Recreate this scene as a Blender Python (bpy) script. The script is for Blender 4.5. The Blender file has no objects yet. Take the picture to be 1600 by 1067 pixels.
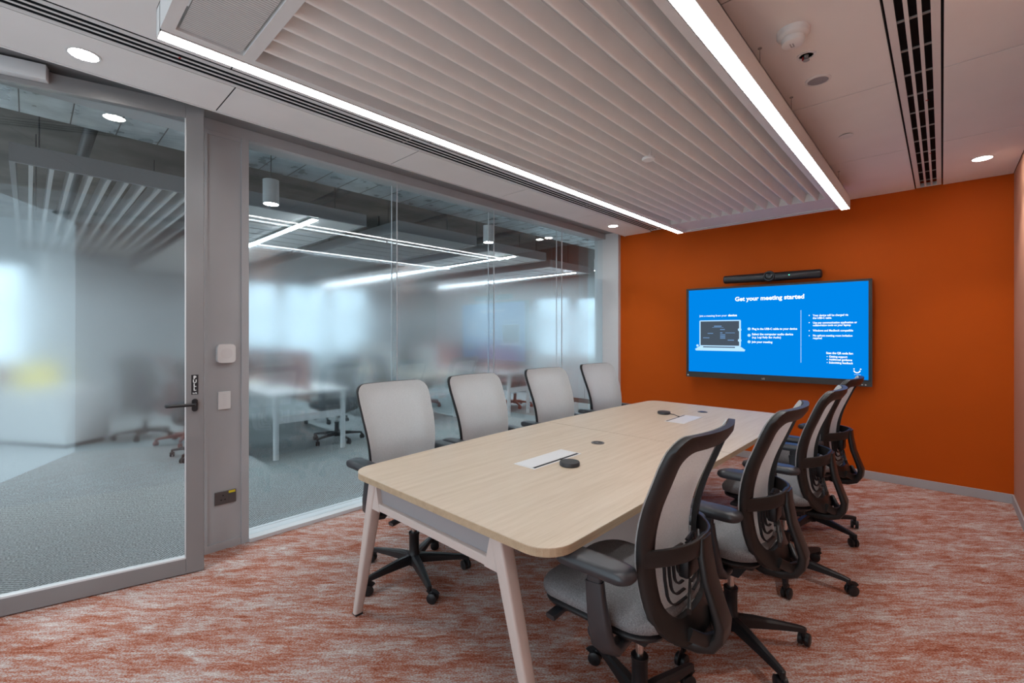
import bpy, bmesh, math, random
from mathutils import Vector, Matrix
random.seed(4)
PI = math.pi
scene = bpy.context.scene
COL = scene.collection
H = 2.744          # ceiling height of the meeting room
YB = 5.615         # back wall
XR = 0.435         # right wall
XG = -3.48         # glazing plane

# ------------------------------------------------------------------ materials
def mat(name, color, rough=0.5, metal=0.0, spec=0.5, emit=None, strength=0.0):
    m = bpy.data.materials.new(name); m.use_nodes = True
    b = m.node_tree.nodes['Principled BSDF']
    b.inputs['Base Color'].default_value = (*color, 1)
    b.inputs['Roughness'].default_value = rough
    b.inputs['Metallic'].default_value = metal
    b.inputs['Specular IOR Level'].default_value = spec
    if emit:
        b.inputs['Emission Color'].default_value = (*emit, 1)
        b.inputs['Emission Strength'].default_value = strength
    return m

def nd(m, kind, **kw):
    n = m.node_tree.nodes.new(kind)
    for k, v in kw.items():
        if k in n.inputs: n.inputs[k].default_value = v
        else: setattr(n, k, v)
    return n
def ln(m, a, ao, b, bi): m.node_tree.links.new(a.outputs[ao], b.inputs[bi])
def ramp(m, stops, interp='LINEAR'):
    r = m.node_tree.nodes.new('ShaderNodeValToRGB'); cr = r.color_ramp; cr.interpolation = interp
    while len(cr.elements) < len(stops): cr.elements.new(0.5)
    for e, (p, c) in zip(cr.elements, stops):
        e.position = p; e.color = c if len(c) == 4 else (*c, 1)
    return r
def bump(m, src, out, strength=0.2, dist=0.002):
    b = nd(m, 'ShaderNodeBump'); b.inputs['Strength'].default_value = strength; b.inputs['Distance'].default_value = dist
    ln(m, src, out, b, 'Height'); ln(m, b, 'Normal', m.node_tree.nodes['Principled BSDF'], 'Normal')
def noisy(name, color, rough, amount=0.06, scale=6, bstr=0.0, bscale=300, **kw):
    m = mat(name, color, rough, **kw)
    tc = nd(m, 'ShaderNodeTexCoord'); n = nd(m, 'ShaderNodeTexNoise'); n.inputs['Scale'].default_value = scale
    ln(m, tc, 'Object', n, 'Vector')
    lo = tuple(max(0, c*(1-amount)) for c in color); hi = tuple(min(1, c*(1+amount)) for c in color)
    r = ramp(m, [(0.3, lo), (0.7, hi)]); ln(m, n, 'Fac', r, 'Fac')
    ln(m, r, 'Color', m.node_tree.nodes['Principled BSDF'], 'Base Color')
    if bstr:
        n2 = nd(m, 'ShaderNodeTexNoise'); n2.inputs['Scale'].default_value = bscale; ln(m, tc, 'Object', n2, 'Vector')
        bump(m, n2, 'Fac', bstr, 0.001)
    return m

M = {}
M['ceiling'] = noisy('ceiling_board', (0.86, 0.84, 0.825), 0.85, 0.02, 3)
M['ceiling_gap'] = mat('ceiling_gap', (0.03, 0.027, 0.027), 0.9)
M['dark_void'] = mat('dark_void', (0.012, 0.016, 0.02), 0.8)
M['orange'] = noisy('orange_paint', (0.52, 0.086, 0.004), 0.6, 0.03, 2.5, 0.05, 220, spec=0.12)
M['right_paint'] = noisy('right_wall_paint', (0.50, 0.25, 0.17), 0.6, 0.03, 2.5, 0.05, 220, spec=0.3)  # one even salmon tone over the whole right wall
M['plaster'] = noisy('pale_plaster', (0.62, 0.61, 0.6), 0.8, 0.03, 3)
M['skirting'] = mat('skirting_grey', (0.42, 0.41, 0.42), 0.45)
M['frame_grey'] = noisy('frame_grey_metal', (0.255, 0.25, 0.253), 0.33, 0.03, 4, metal=0.25, spec=0.7)
M['panel_grey'] = noisy('side_panel_grey', (0.44, 0.445, 0.455), 0.5, 0.03, 4)
M['frame_light'] = mat('frame_light_metal', (0.66, 0.67, 0.68), 0.4)
M['white'] = mat('white_plastic', (0.78, 0.78, 0.77), 0.45)
M['white_metal'] = mat('white_powdercoat', (0.74, 0.73, 0.72), 0.5)
M['baffle'] = noisy('baffle_white', (0.86, 0.85, 0.83), 0.6, 0.02, 8)
M['black'] = mat('black_plastic', (0.011, 0.011, 0.013), 0.42)
M['black_soft'] = mat('soft_black_polymer', (0.026, 0.028, 0.034), 0.36, spec=0.7)
M['frame_plastic'] = mat('chair_frame_plastic', (0.016, 0.0145, 0.0145), 0.38)
M['chrome'] = mat('chrome', (0.62, 0.6, 0.58), 0.22, 1.0)
M['steel_dark'] = mat('dark_steel', (0.13, 0.12, 0.12), 0.4, 0.4)
M['red'] = mat('red_plastic', (0.5, 0.03, 0.03), 0.5)
M['yellow'] = mat('yellow_sticker', (0.75, 0.62, 0.03), 0.5)
M['grey_device'] = mat('grey_device', (0.32, 0.31, 0.30), 0.5)
M['puck'] = noisy('charcoal_device', (0.045, 0.045, 0.045), 0.6, 0.1, 400)
M['table_leg'] = mat('table_leg_powdercoat', (0.62, 0.53, 0.49), 0.45)
M['apron'] = mat('apron_grey', (0.34, 0.32, 0.33), 0.5)
M['hatch'] = mat('hatch_white', (0.82, 0.82, 0.82), 0.35)
M['concrete'] = noisy('raw_concrete', (0.20, 0.18, 0.16), 0.9, 0.25, 2.2, 0.2, 30)
M['office_white'] = mat('office_raft_white', (0.6, 0.6, 0.6), 0.6)
M['office_grey'] = mat('office_raft_grey', (0.26, 0.26, 0.265), 0.6)
M['office_wall'] = noisy('office_wall_paint', (0.42, 0.46, 0.47), 0.8, 0.03, 2)
M['office_dark'] = noisy('office_dark_wall', (0.20, 0.23, 0.235), 0.8, 0.05, 2)
M['pipe'] = mat('dark_pipe', (0.05, 0.05, 0.05), 0.5)
M['maroon'] = mat('maroon_fabric', (0.20, 0.07, 0.062), 0.9)
M['navy'] = mat('charcoal_fabric', (0.03, 0.035, 0.04), 0.9)
M['cabinet'] = mat('cabinet_grey', (0.5, 0.52, 0.52), 0.5)
M['plinth'] = mat('plinth_brown', (0.12, 0.10, 0.095), 0.5)
M['screen_off'] = mat('screen_dark', (0.02, 0.022, 0.025), 0.25)
M['bezel'] = mat('display_bezel', (0.018, 0.019, 0.022), 0.35)
M['light'] = mat('lamp_diffuser', (0.9, 0.9, 0.9), 0.5, emit=(0.965, 0.985, 1.0), strength=14.0)
M['downlight'] = mat('downlight_lens', (0.9, 0.9, 0.9), 0.5, emit=(1.0, 0.96, 0.90), strength=45.0)
M['office_light'] = mat('office_lamp_diffuser', (0.9, 0.9, 0.9), 0.5, emit=(0.93, 0.97, 1.0), strength=70.0)
def emitter(name, c, s):
    m = bpy.data.materials.new(name); m.use_nodes = True
    m.node_tree.nodes.clear()
    e = nd(m, 'ShaderNodeEmission'); e.inputs[0].default_value = (*c, 1); e.inputs[1].default_value = s
    o = nd(m, 'ShaderNodeOutputMaterial'); ln(m, e, 0, o, 0); return m
M['scr_blue'] = emitter('slide_blue', (0.0, 0.16, 0.54), 1.0)
M['scr_white'] = emitter('slide_white', (0.9, 0.95, 1.0), 0.8)
M['scr_dark'] = emitter('slide_dark', (0.045, 0.06, 0.08), 1.0)
M['scr_pale'] = emitter('slide_pale', (0.45, 0.72, 1.0), 0.75)
M['scr_mid'] = emitter('slide_mid', (0.13, 0.25, 0.45), 0.8)
M['led'] = emitter('green_led', (0.1, 1.0, 0.5), 2.0)

# wood: pale oak, grain along Y
def wood(name, a, b, c):
    m = mat(name, a, 0.42)
    tc = nd(m, 'ShaderNodeTexCoord'); mp = nd(m, 'ShaderNodeMapping'); mp.inputs['Scale'].default_value = (22, 0.9, 22)
    n = nd(m, 'ShaderNodeTexNoise'); n.inputs['Scale'].default_value = 1.6; n.inputs['Detail'].default_value = 6
    ln(m, tc, 'Object', mp, 'Vector'); ln(m, mp, 'Vector', n, 'Vector')
    mp2 = nd(m, 'ShaderNodeMapping'); mp2.inputs['Scale'].default_value = (190, 5, 190)
    n2 = nd(m, 'ShaderNodeTexNoise'); n2.inputs['Scale'].default_value = 1.5; n2.inputs['Detail'].default_value = 4
    ln(m, tc, 'Object', mp2, 'Vector'); ln(m, mp2, 'Vector', n2, 'Vector')
    mx = nd(m, 'ShaderNodeMath', operation='MULTIPLY_ADD'); mx.inputs[1].default_value = 0.45
    ln(m, n2, 'Fac', mx, 0); 
    m2 = nd(m, 'ShaderNodeMath', operation='MULTIPLY'); m2.inputs[1].default_value = 0.55
    ln(m, n, 'Fac', m2, 0); ln(m, m2, 0, mx, 2)
    r = ramp(m, [(0.33, c), (0.5, a), (0.66, b)]); ln(m, mx, 0, r, 'Fac')
    ln(m, r, 'Color', m.node_tree.nodes['Principled BSDF'], 'Base Color')
    bump(m, n2, 'Fac', 0.06, 0.0005)
    return m
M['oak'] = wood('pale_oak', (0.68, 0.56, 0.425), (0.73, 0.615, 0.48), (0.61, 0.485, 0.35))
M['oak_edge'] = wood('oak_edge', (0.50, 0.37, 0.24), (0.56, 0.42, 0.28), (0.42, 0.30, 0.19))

# meeting room carpet: rust and grey streaks at 43 degrees to the walls
def carpet():
    m = mat('rust_carpet', (0.3, 0.15, 0.1), 0.95, spec=0.1)
    tc = nd(m, 'ShaderNodeTexCoord')
    rot = nd(m, 'ShaderNodeMapping'); rot.inputs['Rotation'].default_value = (0, 0, -math.radians(43.3))
    ln(m, tc, 'Object', rot, 'Vector')
    def nz(sx, sy, sc, det, dist=0.0):
        mp = nd(m, 'ShaderNodeMapping'); mp.inputs['Scale'].default_value = (sx, sy, 1)
        ln(m, rot, 'Vector', mp, 'Vector')
        n = nd(m, 'ShaderNodeTexNoise'); n.inputs['Scale'].default_value = sc; n.inputs['Detail'].default_value = det
        n.inputs['Distortion'].default_value = dist; n.inputs['Roughness'].default_value = 0.6
        ln(m, mp, 'Vector', n, 'Vector'); return n
    a = nz(3.4, 12, 1.0, 5, 0.6); b = nz(13, 62, 1.0, 4, 0.4); c = nz(110, 190, 1.0, 3)
    def ma(x, k, y=None):
        q = nd(m, 'ShaderNodeMath', operation='MULTIPLY_ADD'); ln(m, x, 'Fac', q, 0); q.inputs[1].default_value = k
        if y is None: q.inputs[2].default_value = 0
        else: ln(m, y, 0, q, 2)
        return q
    s = ma(c, 0.58, ma(b, 0.42, ma(a, 0.43)))
    r = ramp(m, [(0.50, (0.14, 0.040, 0.028)), (0.61, (0.36, 0.100, 0.052)), (0.69, (0.45, 0.195, 0.135)), (0.77, (0.50, 0.40, 0.37)), (0.90, (0.74, 0.70, 0.68))])
    ln(m, s, 0, r, 'Fac'); ln(m, r, 'Color', m.node_tree.nodes['Principled BSDF'], 'Base Color')
    bump(m, c, 'Fac', 0.5, 0.004)
    return m
M['carpet'] = carpet()
def carpet2():
    m = mat('grey_herringbone_carpet', (0.2, 0.22, 0.22), 0.95, spec=0.1)
    tc = nd(m, 'ShaderNodeTexCoord'); sep = nd(m, 'ShaderNodeSeparateXYZ'); ln(m, tc, 'Object', sep, 0)
    tri = nd(m, 'ShaderNodeMath', operation='PINGPONG'); tri.inputs[1].default_value = 0.14; ln(m, sep, 'Y', tri, 0)
    ad = nd(m, 'ShaderNodeMath', operation='ADD'); ln(m, sep, 'X', ad, 0); ln(m, tri, 0, ad, 1)
    mu = nd(m, 'ShaderNodeMath', operation='MULTIPLY'); mu.inputs[1].default_value = 2*PI/0.028; ln(m, ad, 0, mu, 0)
    si = nd(m, 'ShaderNodeMath', operation='SINE'); ln(m, mu, 0, si, 0)
    n = nd(m, 'ShaderNodeTexNoise'); n.inputs['Scale'].default_value = 90; n.inputs['Detail'].default_value = 3; ln(m, tc, 'Object', n, 'Vector')
    q = nd(m, 'ShaderNodeMath', operation='MULTIPLY_ADD'); q.inputs[1].default_value = 0.16; ln(m, si, 0, q, 0); ln(m, n, 'Fac', q, 2)
    r = ramp(m, [(0.3, (0.10, 0.115, 0.12)), (0.55, (0.26, 0.285, 0.29)), (0.8, (0.43, 0.46, 0.46))]); ln(m, q, 0, r, 'Fac')
    ln(m, r, 'Color', m.node_tree.nodes['Principled BSDF'], 'Base Color'); return m
M['carpet_office'] = carpet2()

def seat_fabric(name, lo, hi):
    m = mat(name, hi, 0.95, spec=0.15)
    tc = nd(m, 'ShaderNodeTexCoord'); n = nd(m, 'ShaderNodeTexNoise'); n.inputs['Scale'].default_value = 260; n.inputs['Detail'].default_value = 3
    ln(m, tc, 'Object', n, 'Vector'); r = ramp(m, [(0.3, lo), (0.7, hi)]); ln(m, n, 'Fac', r, 'Fac')
    ln(m, r, 'Color', m.node_tree.nodes['Principled BSDF'], 'Base Color'); bump(m, n, 'Fac', 0.3, 0.002); return m
M['seat'] = seat_fabric('grey_seat_fabric', (0.15, 0.15, 0.155), (0.265, 0.265, 0.275))
def mesh_fabric(name, c, alpha, trans):
    m = bpy.data.materials.new(name); m.use_nodes = True; m.node_tree.nodes.clear()
    tc = nd(m, 'ShaderNodeTexCoord'); n = nd(m, 'ShaderNodeTexNoise'); n.inputs['Scale'].default_value = 420; n.inputs['Detail'].default_value = 2
    ln(m, tc, 'Object', n, 'Vector')
    r = ramp(m, [(0.3, tuple(x*0.82 for x in c)), (0.7, tuple(min(1, x*1.1) for x in c))]); ln(m, n, 'Fac', r, 'Fac')
    d = nd(m, 'ShaderNodeBsdfDiffuse'); ln(m, r, 'Color', d, 'Color')
    t = nd(m, 'ShaderNodeBsdfTranslucent'); ln(m, r, 'Color', t, 'Color')
    x = nd(m, 'ShaderNodeMixShader'); x.inputs[0].default_value = trans; ln(m, d, 0, x, 1); ln(m, t, 0, x, 2)
    p = nd(m, 'ShaderNodeBsdfTransparent'); y = nd(m, 'ShaderNodeMixShader'); y.inputs[0].default_value = alpha
    ln(m, x, 0, y, 1); ln(m, p, 0, y, 2); o = nd(m, 'ShaderNodeOutputMaterial'); ln(m, y, 0, o, 0); return m
M['mesh'] = mesh_fabric('pale_mesh_fabric', (0.76, 0.785, 0.79), 0.10, 0.25)
M['mesh_dark'] = mesh_fabric('dark_mesh_fabric', (0.05, 0.055, 0.06), 0.1, 0.2)
M['mesh_red'] = mesh_fabric('maroon_mesh_fabric', (0.2, 0.07, 0.06), 0.06, 0.2)

def glass():
    m = bpy.data.materials.new('clear_glass'); m.use_nodes = True; m.node_tree.nodes.clear()
    f = nd(m, 'ShaderNodeFresnel'); f.inputs[0].default_value = 1.55
    g = nd(m, 'ShaderNodeNewGeometry')
    inv = nd(m, 'ShaderNodeMath', operation='SUBTRACT'); inv.inputs[0].default_value = 1.0; ln(m, g, 'Backfacing', inv, 1)
    mu = nd(m, 'ShaderNodeMath', operation='MULTIPLY'); ln(m, f, 0, mu, 0); ln(m, inv, 0, mu, 1)
    k = nd(m, 'ShaderNodeMath', operation='MULTIPLY'); k.use_clamp = True; k.inputs[1].default_value = 1.3; ln(m, mu, 0, k, 0)
    t = nd(m, 'ShaderNodeBsdfTransparent'); t.inputs[0].default_value = (0.945, 0.975, 0.985, 1)
    s = nd(m, 'ShaderNodeBsdfGlossy'); s.inputs['Roughness'].default_value = 0.0; s.inputs['Color'].default_value = (1, 1, 1, 1)
    x = nd(m, 'ShaderNodeMixShader'); ln(m, k, 0, x, 0); ln(m, t, 0, x, 1); ln(m, s, 0, x, 2)
    o = nd(m, 'ShaderNodeOutputMaterial'); ln(m, x, 0, o, 0); return m
M['glass'] = glass()
def film():
    m = bpy.data.materials.new('frosted_film'); m.use_nodes = True; m.node_tree.nodes.clear()
    g = nd(m, 'ShaderNodeNewGeometry'); sep = nd(m, 'ShaderNodeSeparateXYZ'); ln(m, g, 'Position', sep, 0)
    mr = nd(m, 'ShaderNodeMapRange'); mr.inputs['From Min'].default_value = 0.5; mr.inputs['From Max'].default_value = 2.3; ln(m, sep, 'Z', mr, 'Value')
    def p(z): return (z-0.5)/1.8
    v = lambda x: (x, x, x)
    r = ramp(m, [(p(0.56), v(0.0)), (p(0.80), v(0.05)), (p(1.02), v(0.16)), (p(1.55), v(0.22)), (p(1.80), v(0.12)), (p(2.16), v(0.0))])
    ln(m, mr, 0, r, 'Fac')
    s = nd(m, 'ShaderNodeBsdfGlass'); s.distribution = 'MULTI_GGX'; s.inputs['IOR'].default_value = 1.45; s.inputs['Color'].default_value = (0.955, 0.982, 1.0, 1)
    ln(m, r, 'Color', s, 'Roughness')
    tl = nd(m, 'ShaderNodeBsdfTranslucent'); tl.inputs[0].default_value = (0.86, 0.93, 0.96, 1)
    hz = nd(m, 'ShaderNodeMath', operation='MULTIPLY'); hz.inputs[1].default_value = 0.5; ln(m, r, 'Color', hz, 0)
    x = nd(m, 'ShaderNodeMixShader'); ln(m, hz, 0, x, 0); ln(m, s, 0, x, 1); ln(m, tl, 0, x, 2)
    o = nd(m, 'ShaderNodeOutputMaterial'); ln(m, x, 0, o, 0); return m
M['film'] = film()
def galv():
    m = mat('galvanised_steel', (0.5, 0.55, 0.57), 0.4, 0.25)
    tc = nd(m, 'ShaderNodeTexCoord'); n = nd(m, 'ShaderNodeTexNoise'); n.inputs['Scale'].default_value = 5; n.inputs['Detail'].default_value = 5; ln(m, tc, 'Object', n, 'Vector')
    r = ramp(m, [(0.35, (0.50, 0.56, 0.59)), (0.65, (0.80, 0.85, 0.87))]); ln(m, n, 'Fac', r, 'Fac')
    ln(m, r, 'Color', m.node_tree.nodes['Principled BSDF'], 'Base Color')
    r2 = ramp(m, [(0.3, (0.2,)*3), (0.7, (0.5,)*3)]); ln(m, n, 'Fac', r2, 'Fac'); ln(m, r2, 'Color', m.node_tree.nodes['Principled BSDF'], 'Roughness'); return m
M['galv'] = galv()
def perforated():
    m = mat('perforated_white', (0.66, 0.65, 0.64), 0.7)
    tc = nd(m, 'ShaderNodeTexCoord'); w = nd(m, 'ShaderNodeTexWave'); w.bands_direction = 'X'; w.inputs['Scale'].default_value = 26.0
    ln(m, tc, 'Object', w, 'Vector')
    r = ramp(m, [(0.25, (0.42, 0.41, 0.40)), (0.6, (0.70, 0.69, 0.68))]); ln(m, w, 'Fac', r, 'Fac')
    ln(m, r, 'Color', m.node_tree.nodes['Principled BSDF'], 'Base Color'); bump(m, w, 'Fac', 0.4, 0.004); return m
M['perforated'] = perforated()

# ------------------------------------------------------------------ mesh builder
class MB:
    def __init__(s): s.v = []; s.f = []; s.mi = []
    def add(s, vs, fs, i=0):
        o = len(s.v); s.v += [tuple(x) for x in vs]
        for f in fs: s.f.append(tuple(o+k for k in f)); s.mi.append(i)
        return s
    def box(s, x0, x1, y0, y1, z0, z1, bev=0.0, i=0, seg=2):
        if bev:
            bm = bmesh.new(); bmesh.ops.create_cube(bm, size=1)
            bmesh.ops.scale(bm, vec=(x1-x0, y1-y0, z1-z0), verts=bm.verts)
            bmesh.ops.translate(bm, vec=((x0+x1)/2, (y0+y1)/2, (z0+z1)/2), verts=bm.verts)
            bmesh.ops.bevel(bm, geom=list(bm.edges), offset=bev, segments=seg, affect='EDGES', profile=0.5)
            s.bm(bm, i); return s
        v = [(x, y, z) for z in (z0, z1) for y in (y0, y1) for x in (x0, x1)]
        return s.add(v, [(0, 2, 3, 1), (4, 5, 7, 6), (0, 1, 5, 4), (2, 6, 7, 3), (0, 4, 6, 2), (1, 3, 7, 5)], i)
    def bm(s, bm, i=0):
        bm.verts.index_update()
        s.add([v.co[:] for v in bm.verts], [[v.index for v in f.verts] for f in bm.faces], i); bm.free(); return s
    def prism(s, poly, h0, h1, axis='z', i=0):
        n = len(poly)
        def P(a, b, h): return (a, b, h) if axis == 'z' else ((a, h, b) if axis == 'y' else (h, a, b))
        v = [P(a, b, h0) for a, b in poly]+[P(a, b, h1) for a, b in poly]
        f = [tuple(range(n)), tuple(range(n, 2*n))]+[(k, (k+1) % n, n+(k+1) % n, n+k) for k in range(n)]
        return s.add(v, f, i)
    def lathe(s, prof, c=(0, 0, 0), n=32, i=0, axis='z'):
        v = []; f = []
        for (r, z) in prof:
            for k in range(n):
                a = 2*PI*k/n; x, y = r*math.cos(a), r*math.sin(a)
                p = (x, y, z) if axis == 'z' else ((z, x, y) if axis == 'x' else (x, z, y))
                v.append((c[0]+p[0], c[1]+p[1], c[2]+p[2]))
        for j in range(len(prof)-1):
            for k in range(n): f.append((j*n+k, j*n+(k+1) % n, (j+1)*n+(k+1) % n, (j+1)*n+k))
        f.append(tuple(range(n))); f.append(tuple((len(prof)-1)*n+k for k in range(n)))
        return s.add(v, f, i)
    def sweep(s, path, sec, up=(0, 0, 1), i=0, cap=True, scales=None):
        """sec: list of (a,b) in the side/up frame, swept along path"""
        P = [Vector(p) for p in path]; n = len(sec); v = []; f = []
        for j, p in enumerate(P):
            t = (P[min(j+1, len(P)-1)]-P[max(j-1, 0)]).normalized()
            u = Vector(up); side = t.cross(u)
            if side.length < 1e-4: side = t.cross(Vector((1, 0, 0)))
            side.normalize(); w = side.cross(t).normalized()
            k = scales[j] if scales else (1, 1)
            if not isinstance(k, tuple): k = (k, k)
            for a, b in sec: v.append(tuple(p+side*a*k[0]+w*b*k[1]))
        for j in range(len(P)-1):
            for k in range(n): f.append((j*n+k, j*n+(k+1) % n, (j+1)*n+(k+1) % n, (j+1)*n+k))
        if cap: f.append(tuple(range(n))); f.append(tuple((len(P)-1)*n+k for k in range(n)))
        return s.add(v, f, i)
    def tube(s, path, r, n=10, i=0, scales=None):
        return s.sweep(path, [(r*math.cos(2*PI*k/n), r*math.sin(2*PI*k/n)) for k in range(n)], i=i, scales=scales)
    def mesh_text(s, me, fn, i=0):
        return s.add([fn(v.co) for v in me.vertices], [list(p.vertices) for p in me.polygons], i)
    def build(s, name, mats, parent=None, smooth=False, angle=40, loc=None, rot=None):
        me = bpy.data.meshes.new(name); me.from_pydata(s.v, [], s.f)
        if not isinstance(mats, (list, tuple)): mats = [mats]
        for m in mats: me.materials.append(M[m] if isinstance(m, str) else m)
        me.polygons.foreach_set('material_index', s.mi)
        bm = bmesh.new(); bm.from_mesh(me); bmesh.ops.recalc_face_normals(bm, faces=bm.faces); bm.to_mesh(me); bm.free()
        if smooth:
            me.polygons.foreach_set('use_smooth', [True]*len(me.polygons))
            me.set_sharp_from_angle(angle=math.radians(angle))
        me.update()
        o = bpy.data.objects.new(name, me); COL.objects.link(o)
        if parent: o.parent = parent
        if loc: o.location = loc
        if rot: o.rotation_euler = rot
        return o

def rrect(w, h, r, n=5, cx=0, cy=0):
    p = []
    for sx, sy, a0 in ((1, 1, 0), (-1, 1, 90), (-1, -1, 180), (1, -1, 270)):
        for k in range(n+1):
            a = math.radians(a0+90*k/n); p.append((cx+sx*(w/2-r)+r*math.cos(a), cy+sy*(h/2-r)+r*math.sin(a)))
    return p
def tag(o, label=None, cat=None, group=None, kind=None):
    if label: o['label'] = label
    if cat: o['category'] = cat
    if group: o['group'] = group
    if kind: o['kind'] = kind
    return o
def thing(name, label, cat, loc=(0, 0, 0), rz=0.0, group=None):
    o = bpy.data.objects.new(name, None); COL.objects.link(o); o.location = loc; o.rotation_euler = (0, 0, rz)
    o.empty_display_size = 0.1
    return tag(o, label, cat, group)
def copy_tree(o, parent=None):
    c = o.copy(); COL.objects.link(c)
    if parent: c.parent = parent
    for ch in list(o.children): copy_tree(ch, c)
    return c
def struct(o, label=None): return tag(o, label, None, None, 'structure')

def text_mesh(body, size=1.0, bold=0.0, align='LEFT'):
    cu = bpy.data.curves.new('txt', 'FONT'); cu.body = body; cu.size = size; cu.offset = bold; cu.align_x = align; cu.resolution_u = 3
    o = bpy.data.objects.new('txt', cu); COL.objects.link(o)
    dg = bpy.context.evaluated_depsgraph_get(); dg.update()
    me = bpy.data.meshes.new_from_object(o.evaluated_get(dg))
    bpy.data.objects.remove(o); bpy.data.curves.remove(cu); return me

# ================================================================== SETTING: meeting room
b = MB().box(-3.455, XR+0.1, -1.6, YB+0.1, -0.06, 0.0)
struct(b.build('floor', 'carpet'), 'rust and grey streaked carpet of the meeting room')
b = MB().box(-16.5, -3.455, -7.0, 8.4, -0.06, 0.0)
struct(b.build('floor_office', 'carpet_office'), 'grey herringbone carpet of the office behind the glass')
struct(MB().box(-3.6, XR+0.1, YB, YB+0.1, 0, 3.0).build('wall_back', 'orange'), 'orange painted end wall behind the display')
struct(MB().box(XR, XR+0.1, -1.6, YB, 0, 3.0).build('wall_right', 'right_paint'), 'salmon coloured side wall at the right edge')
struct(MB().box(-3.23, XR, YB-0.012, YB, 0, 0.078, 0.003).build('baseboard_back', 'skirting'), 'pale grey skirting under the orange wall')
struct(MB().box(XR-0.012, XR, -1.6, YB-0.012, 0, 0.078, 0.003).build('baseboard_right', 'skirting'), 'pale grey skirting along the right wall')

# ceiling boards with shadow joints, backing above, soffit over the glazing
SL0, SL1 = -2.775, -2.60      # left slot diffuser
SR0, SR1 = -0.178, 0.002      # right slot diffuser
b = MB(); g = 0.008
def boards(x0, x1, joints):
    ys = [-1.6]+joints+[YB]
    for k in range(len(ys)-1):
        b.box(x0+g/2, x1-g/2, ys[k]+g/2, ys[k+1]-g/2, H, H+0.0035)
boards(-3.155, SL0, [-0.45, 0.77, 1.955, 3.155, 4.36])
boards(SL1, SR0, [-0.52, 0.70, 1.92, 3.135, 4.35])
boards(SR1, XR, [-0.52, 0.70, 1.92, 3.135, 4.35])
b.box(-3.155, SL0, -1.6, YB, H+0.0035, H+0.03, i=1).box(SL1, SR0, -1.6, YB, H+0.0035, H+0.03, i=1).box(SR1, XR, -1.6, YB, H+0.0035, H+0.03, i=1)
b.box(-3.6, XR+0.1, -1.6, YB+0.1, H+0.13, H+0.2, i=1)
b.box(-3.165, -3.155, -1.6, YB, H-0.004, H+0.06, i=0)
b.box(-3.60, -3.165, -1.6, YB, H+0.055, H+0.075, i=2)
struct(b.build('ceiling', ['ceiling', 'ceiling_gap', 'frame_grey']), 'suspended ceiling of large off-white boards')

# slot diffusers
def slot_diffuser(x0, x1, y0, y1, label, step, red):
    t = thing('slot_diffuser', label, 'air vent', ((x0+x1)/2, (y0+y1)/2, H), 0, 'linear slot air diffusers')
    w = x1-x0; L = y1-y0; fr = MB(); bk = MB(); dv = MB()
    sw = w*0.125; ribs = [(-w/2+0.005, -w/2+w*0.19), (-w*0.31+sw, -w*0.0625-0.002), (w*0.0625-0.0, w*0.31-sw+0.002), (w/2-w*0.19, w/2-0.005)]
    edges = [(-w/2+0.006, -w*0.30), (-w*0.30+sw+0.004, -w*0.075), (w*0.075, w*0.30-sw-0.004), (w*0.30, w/2-0.006)]
    slots = [(edges[k][1], edges[k+1][0]) for k in range(3)]
    for a, c in edges: fr.box(a, c, -L/2, L/2, -0.002, 0.0)
    fr.box(-w/2+0.006, w/2-0.006, -L/2, -L/2+0.012, -0.004, 0.03).box(-w/2+0.006, w/2-0.006, L/2-0.012, L/2, -0.004, 0.03)
    bk.box(-w/2, w/2, -L/2, L/2, 0.05, 0.06)
    for a, c in edges: bk.box(a+0.001, c-0.001, -L/2, L/2, 0.0005, 0.05)
    n = int(L/step)
    for k in range(n):
        y = -L/2+step*(k+0.5)
        for a, c in slots: MB().box(a, c, y-0.006, y+0.006, 0.004, 0.010).build('divider', 'grey_device', t)
    fr.build('diffuser_frame', 'white_metal', t); bk.build('plenum', 'dark_void', t);
    for y in red: MB().box(edges[2][0]+0.006, edges[2][0]+0.018, y-t.location.y-0.004, y-t.location.y+0.004, -0.006, -0.004).build('balancing_mark', 'red', t)
slot_diffuser(SL0, SL1, -1.5, 5.54, 'long three slot air diffuser in the ceiling above the glazing', 2.2, [0.5])
slot_diffuser(SR0, SR1, -1.5, 5.57, 'wide three slot air diffuser in the ceiling near the right wall', 0.28, [3.5, 4.55])

# glazing frame
def frame_box(name, args, m='frame_grey', label=None, bev=0.002):
    return struct(MB().box(*args, bev).build(name, m), label)
frame_box('trim_1', (-3.60, -3.43, -1.6, 5.60, 2.727, 2.799), 'panel_grey', label='grey head rail above the glass wall')
b = MB().box(-3.60, -3.408, 1.03, 5.60, 0.0, 0.026, 0.002); struct(b.build('trim_2', 'frame_light'), 'pale sill rail under the fixed glazing')
frame_box('trim_3', (-3.60, -3.425, 0.985, 1.03, 0.0, 2.727), 'panel_grey', label='grey mullion between side panel and fixed glazing')
b = MB().box(-3.60, -3.44, 0.79, 0.985, 0.05, 2.727).box(-3.60, -3.43, 0.775, 0.79, 0, 2.727).box(-3.60, -3.43, 0.79, 0.983, 0, 0.05).box(-3.60, -3.43, 0.79, 0.983, 2.70, 2.727)
struct(b.build('wall_left', 'panel_grey'), 'narrow grey side panel carrying the switches')
frame_box('trim_4', (-3.60, -3.23, 5.552, YB, 0.0, 2.80), 'frame_light', 'pale end post where glass meets orange wall')
frame_box('trim_5', (-3.60, -3.43, 0.755, 0.775, 0.0, 2.80), 'frame_light', 'door jamb strip beside the side panel')
b = MB().box(-3.60, -3.46, -1.6, -0.21, 0.0, 2.727); struct(b.build('wall_front', 'frame_grey'), 'grey partition panel beyond the door hinge')

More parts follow.
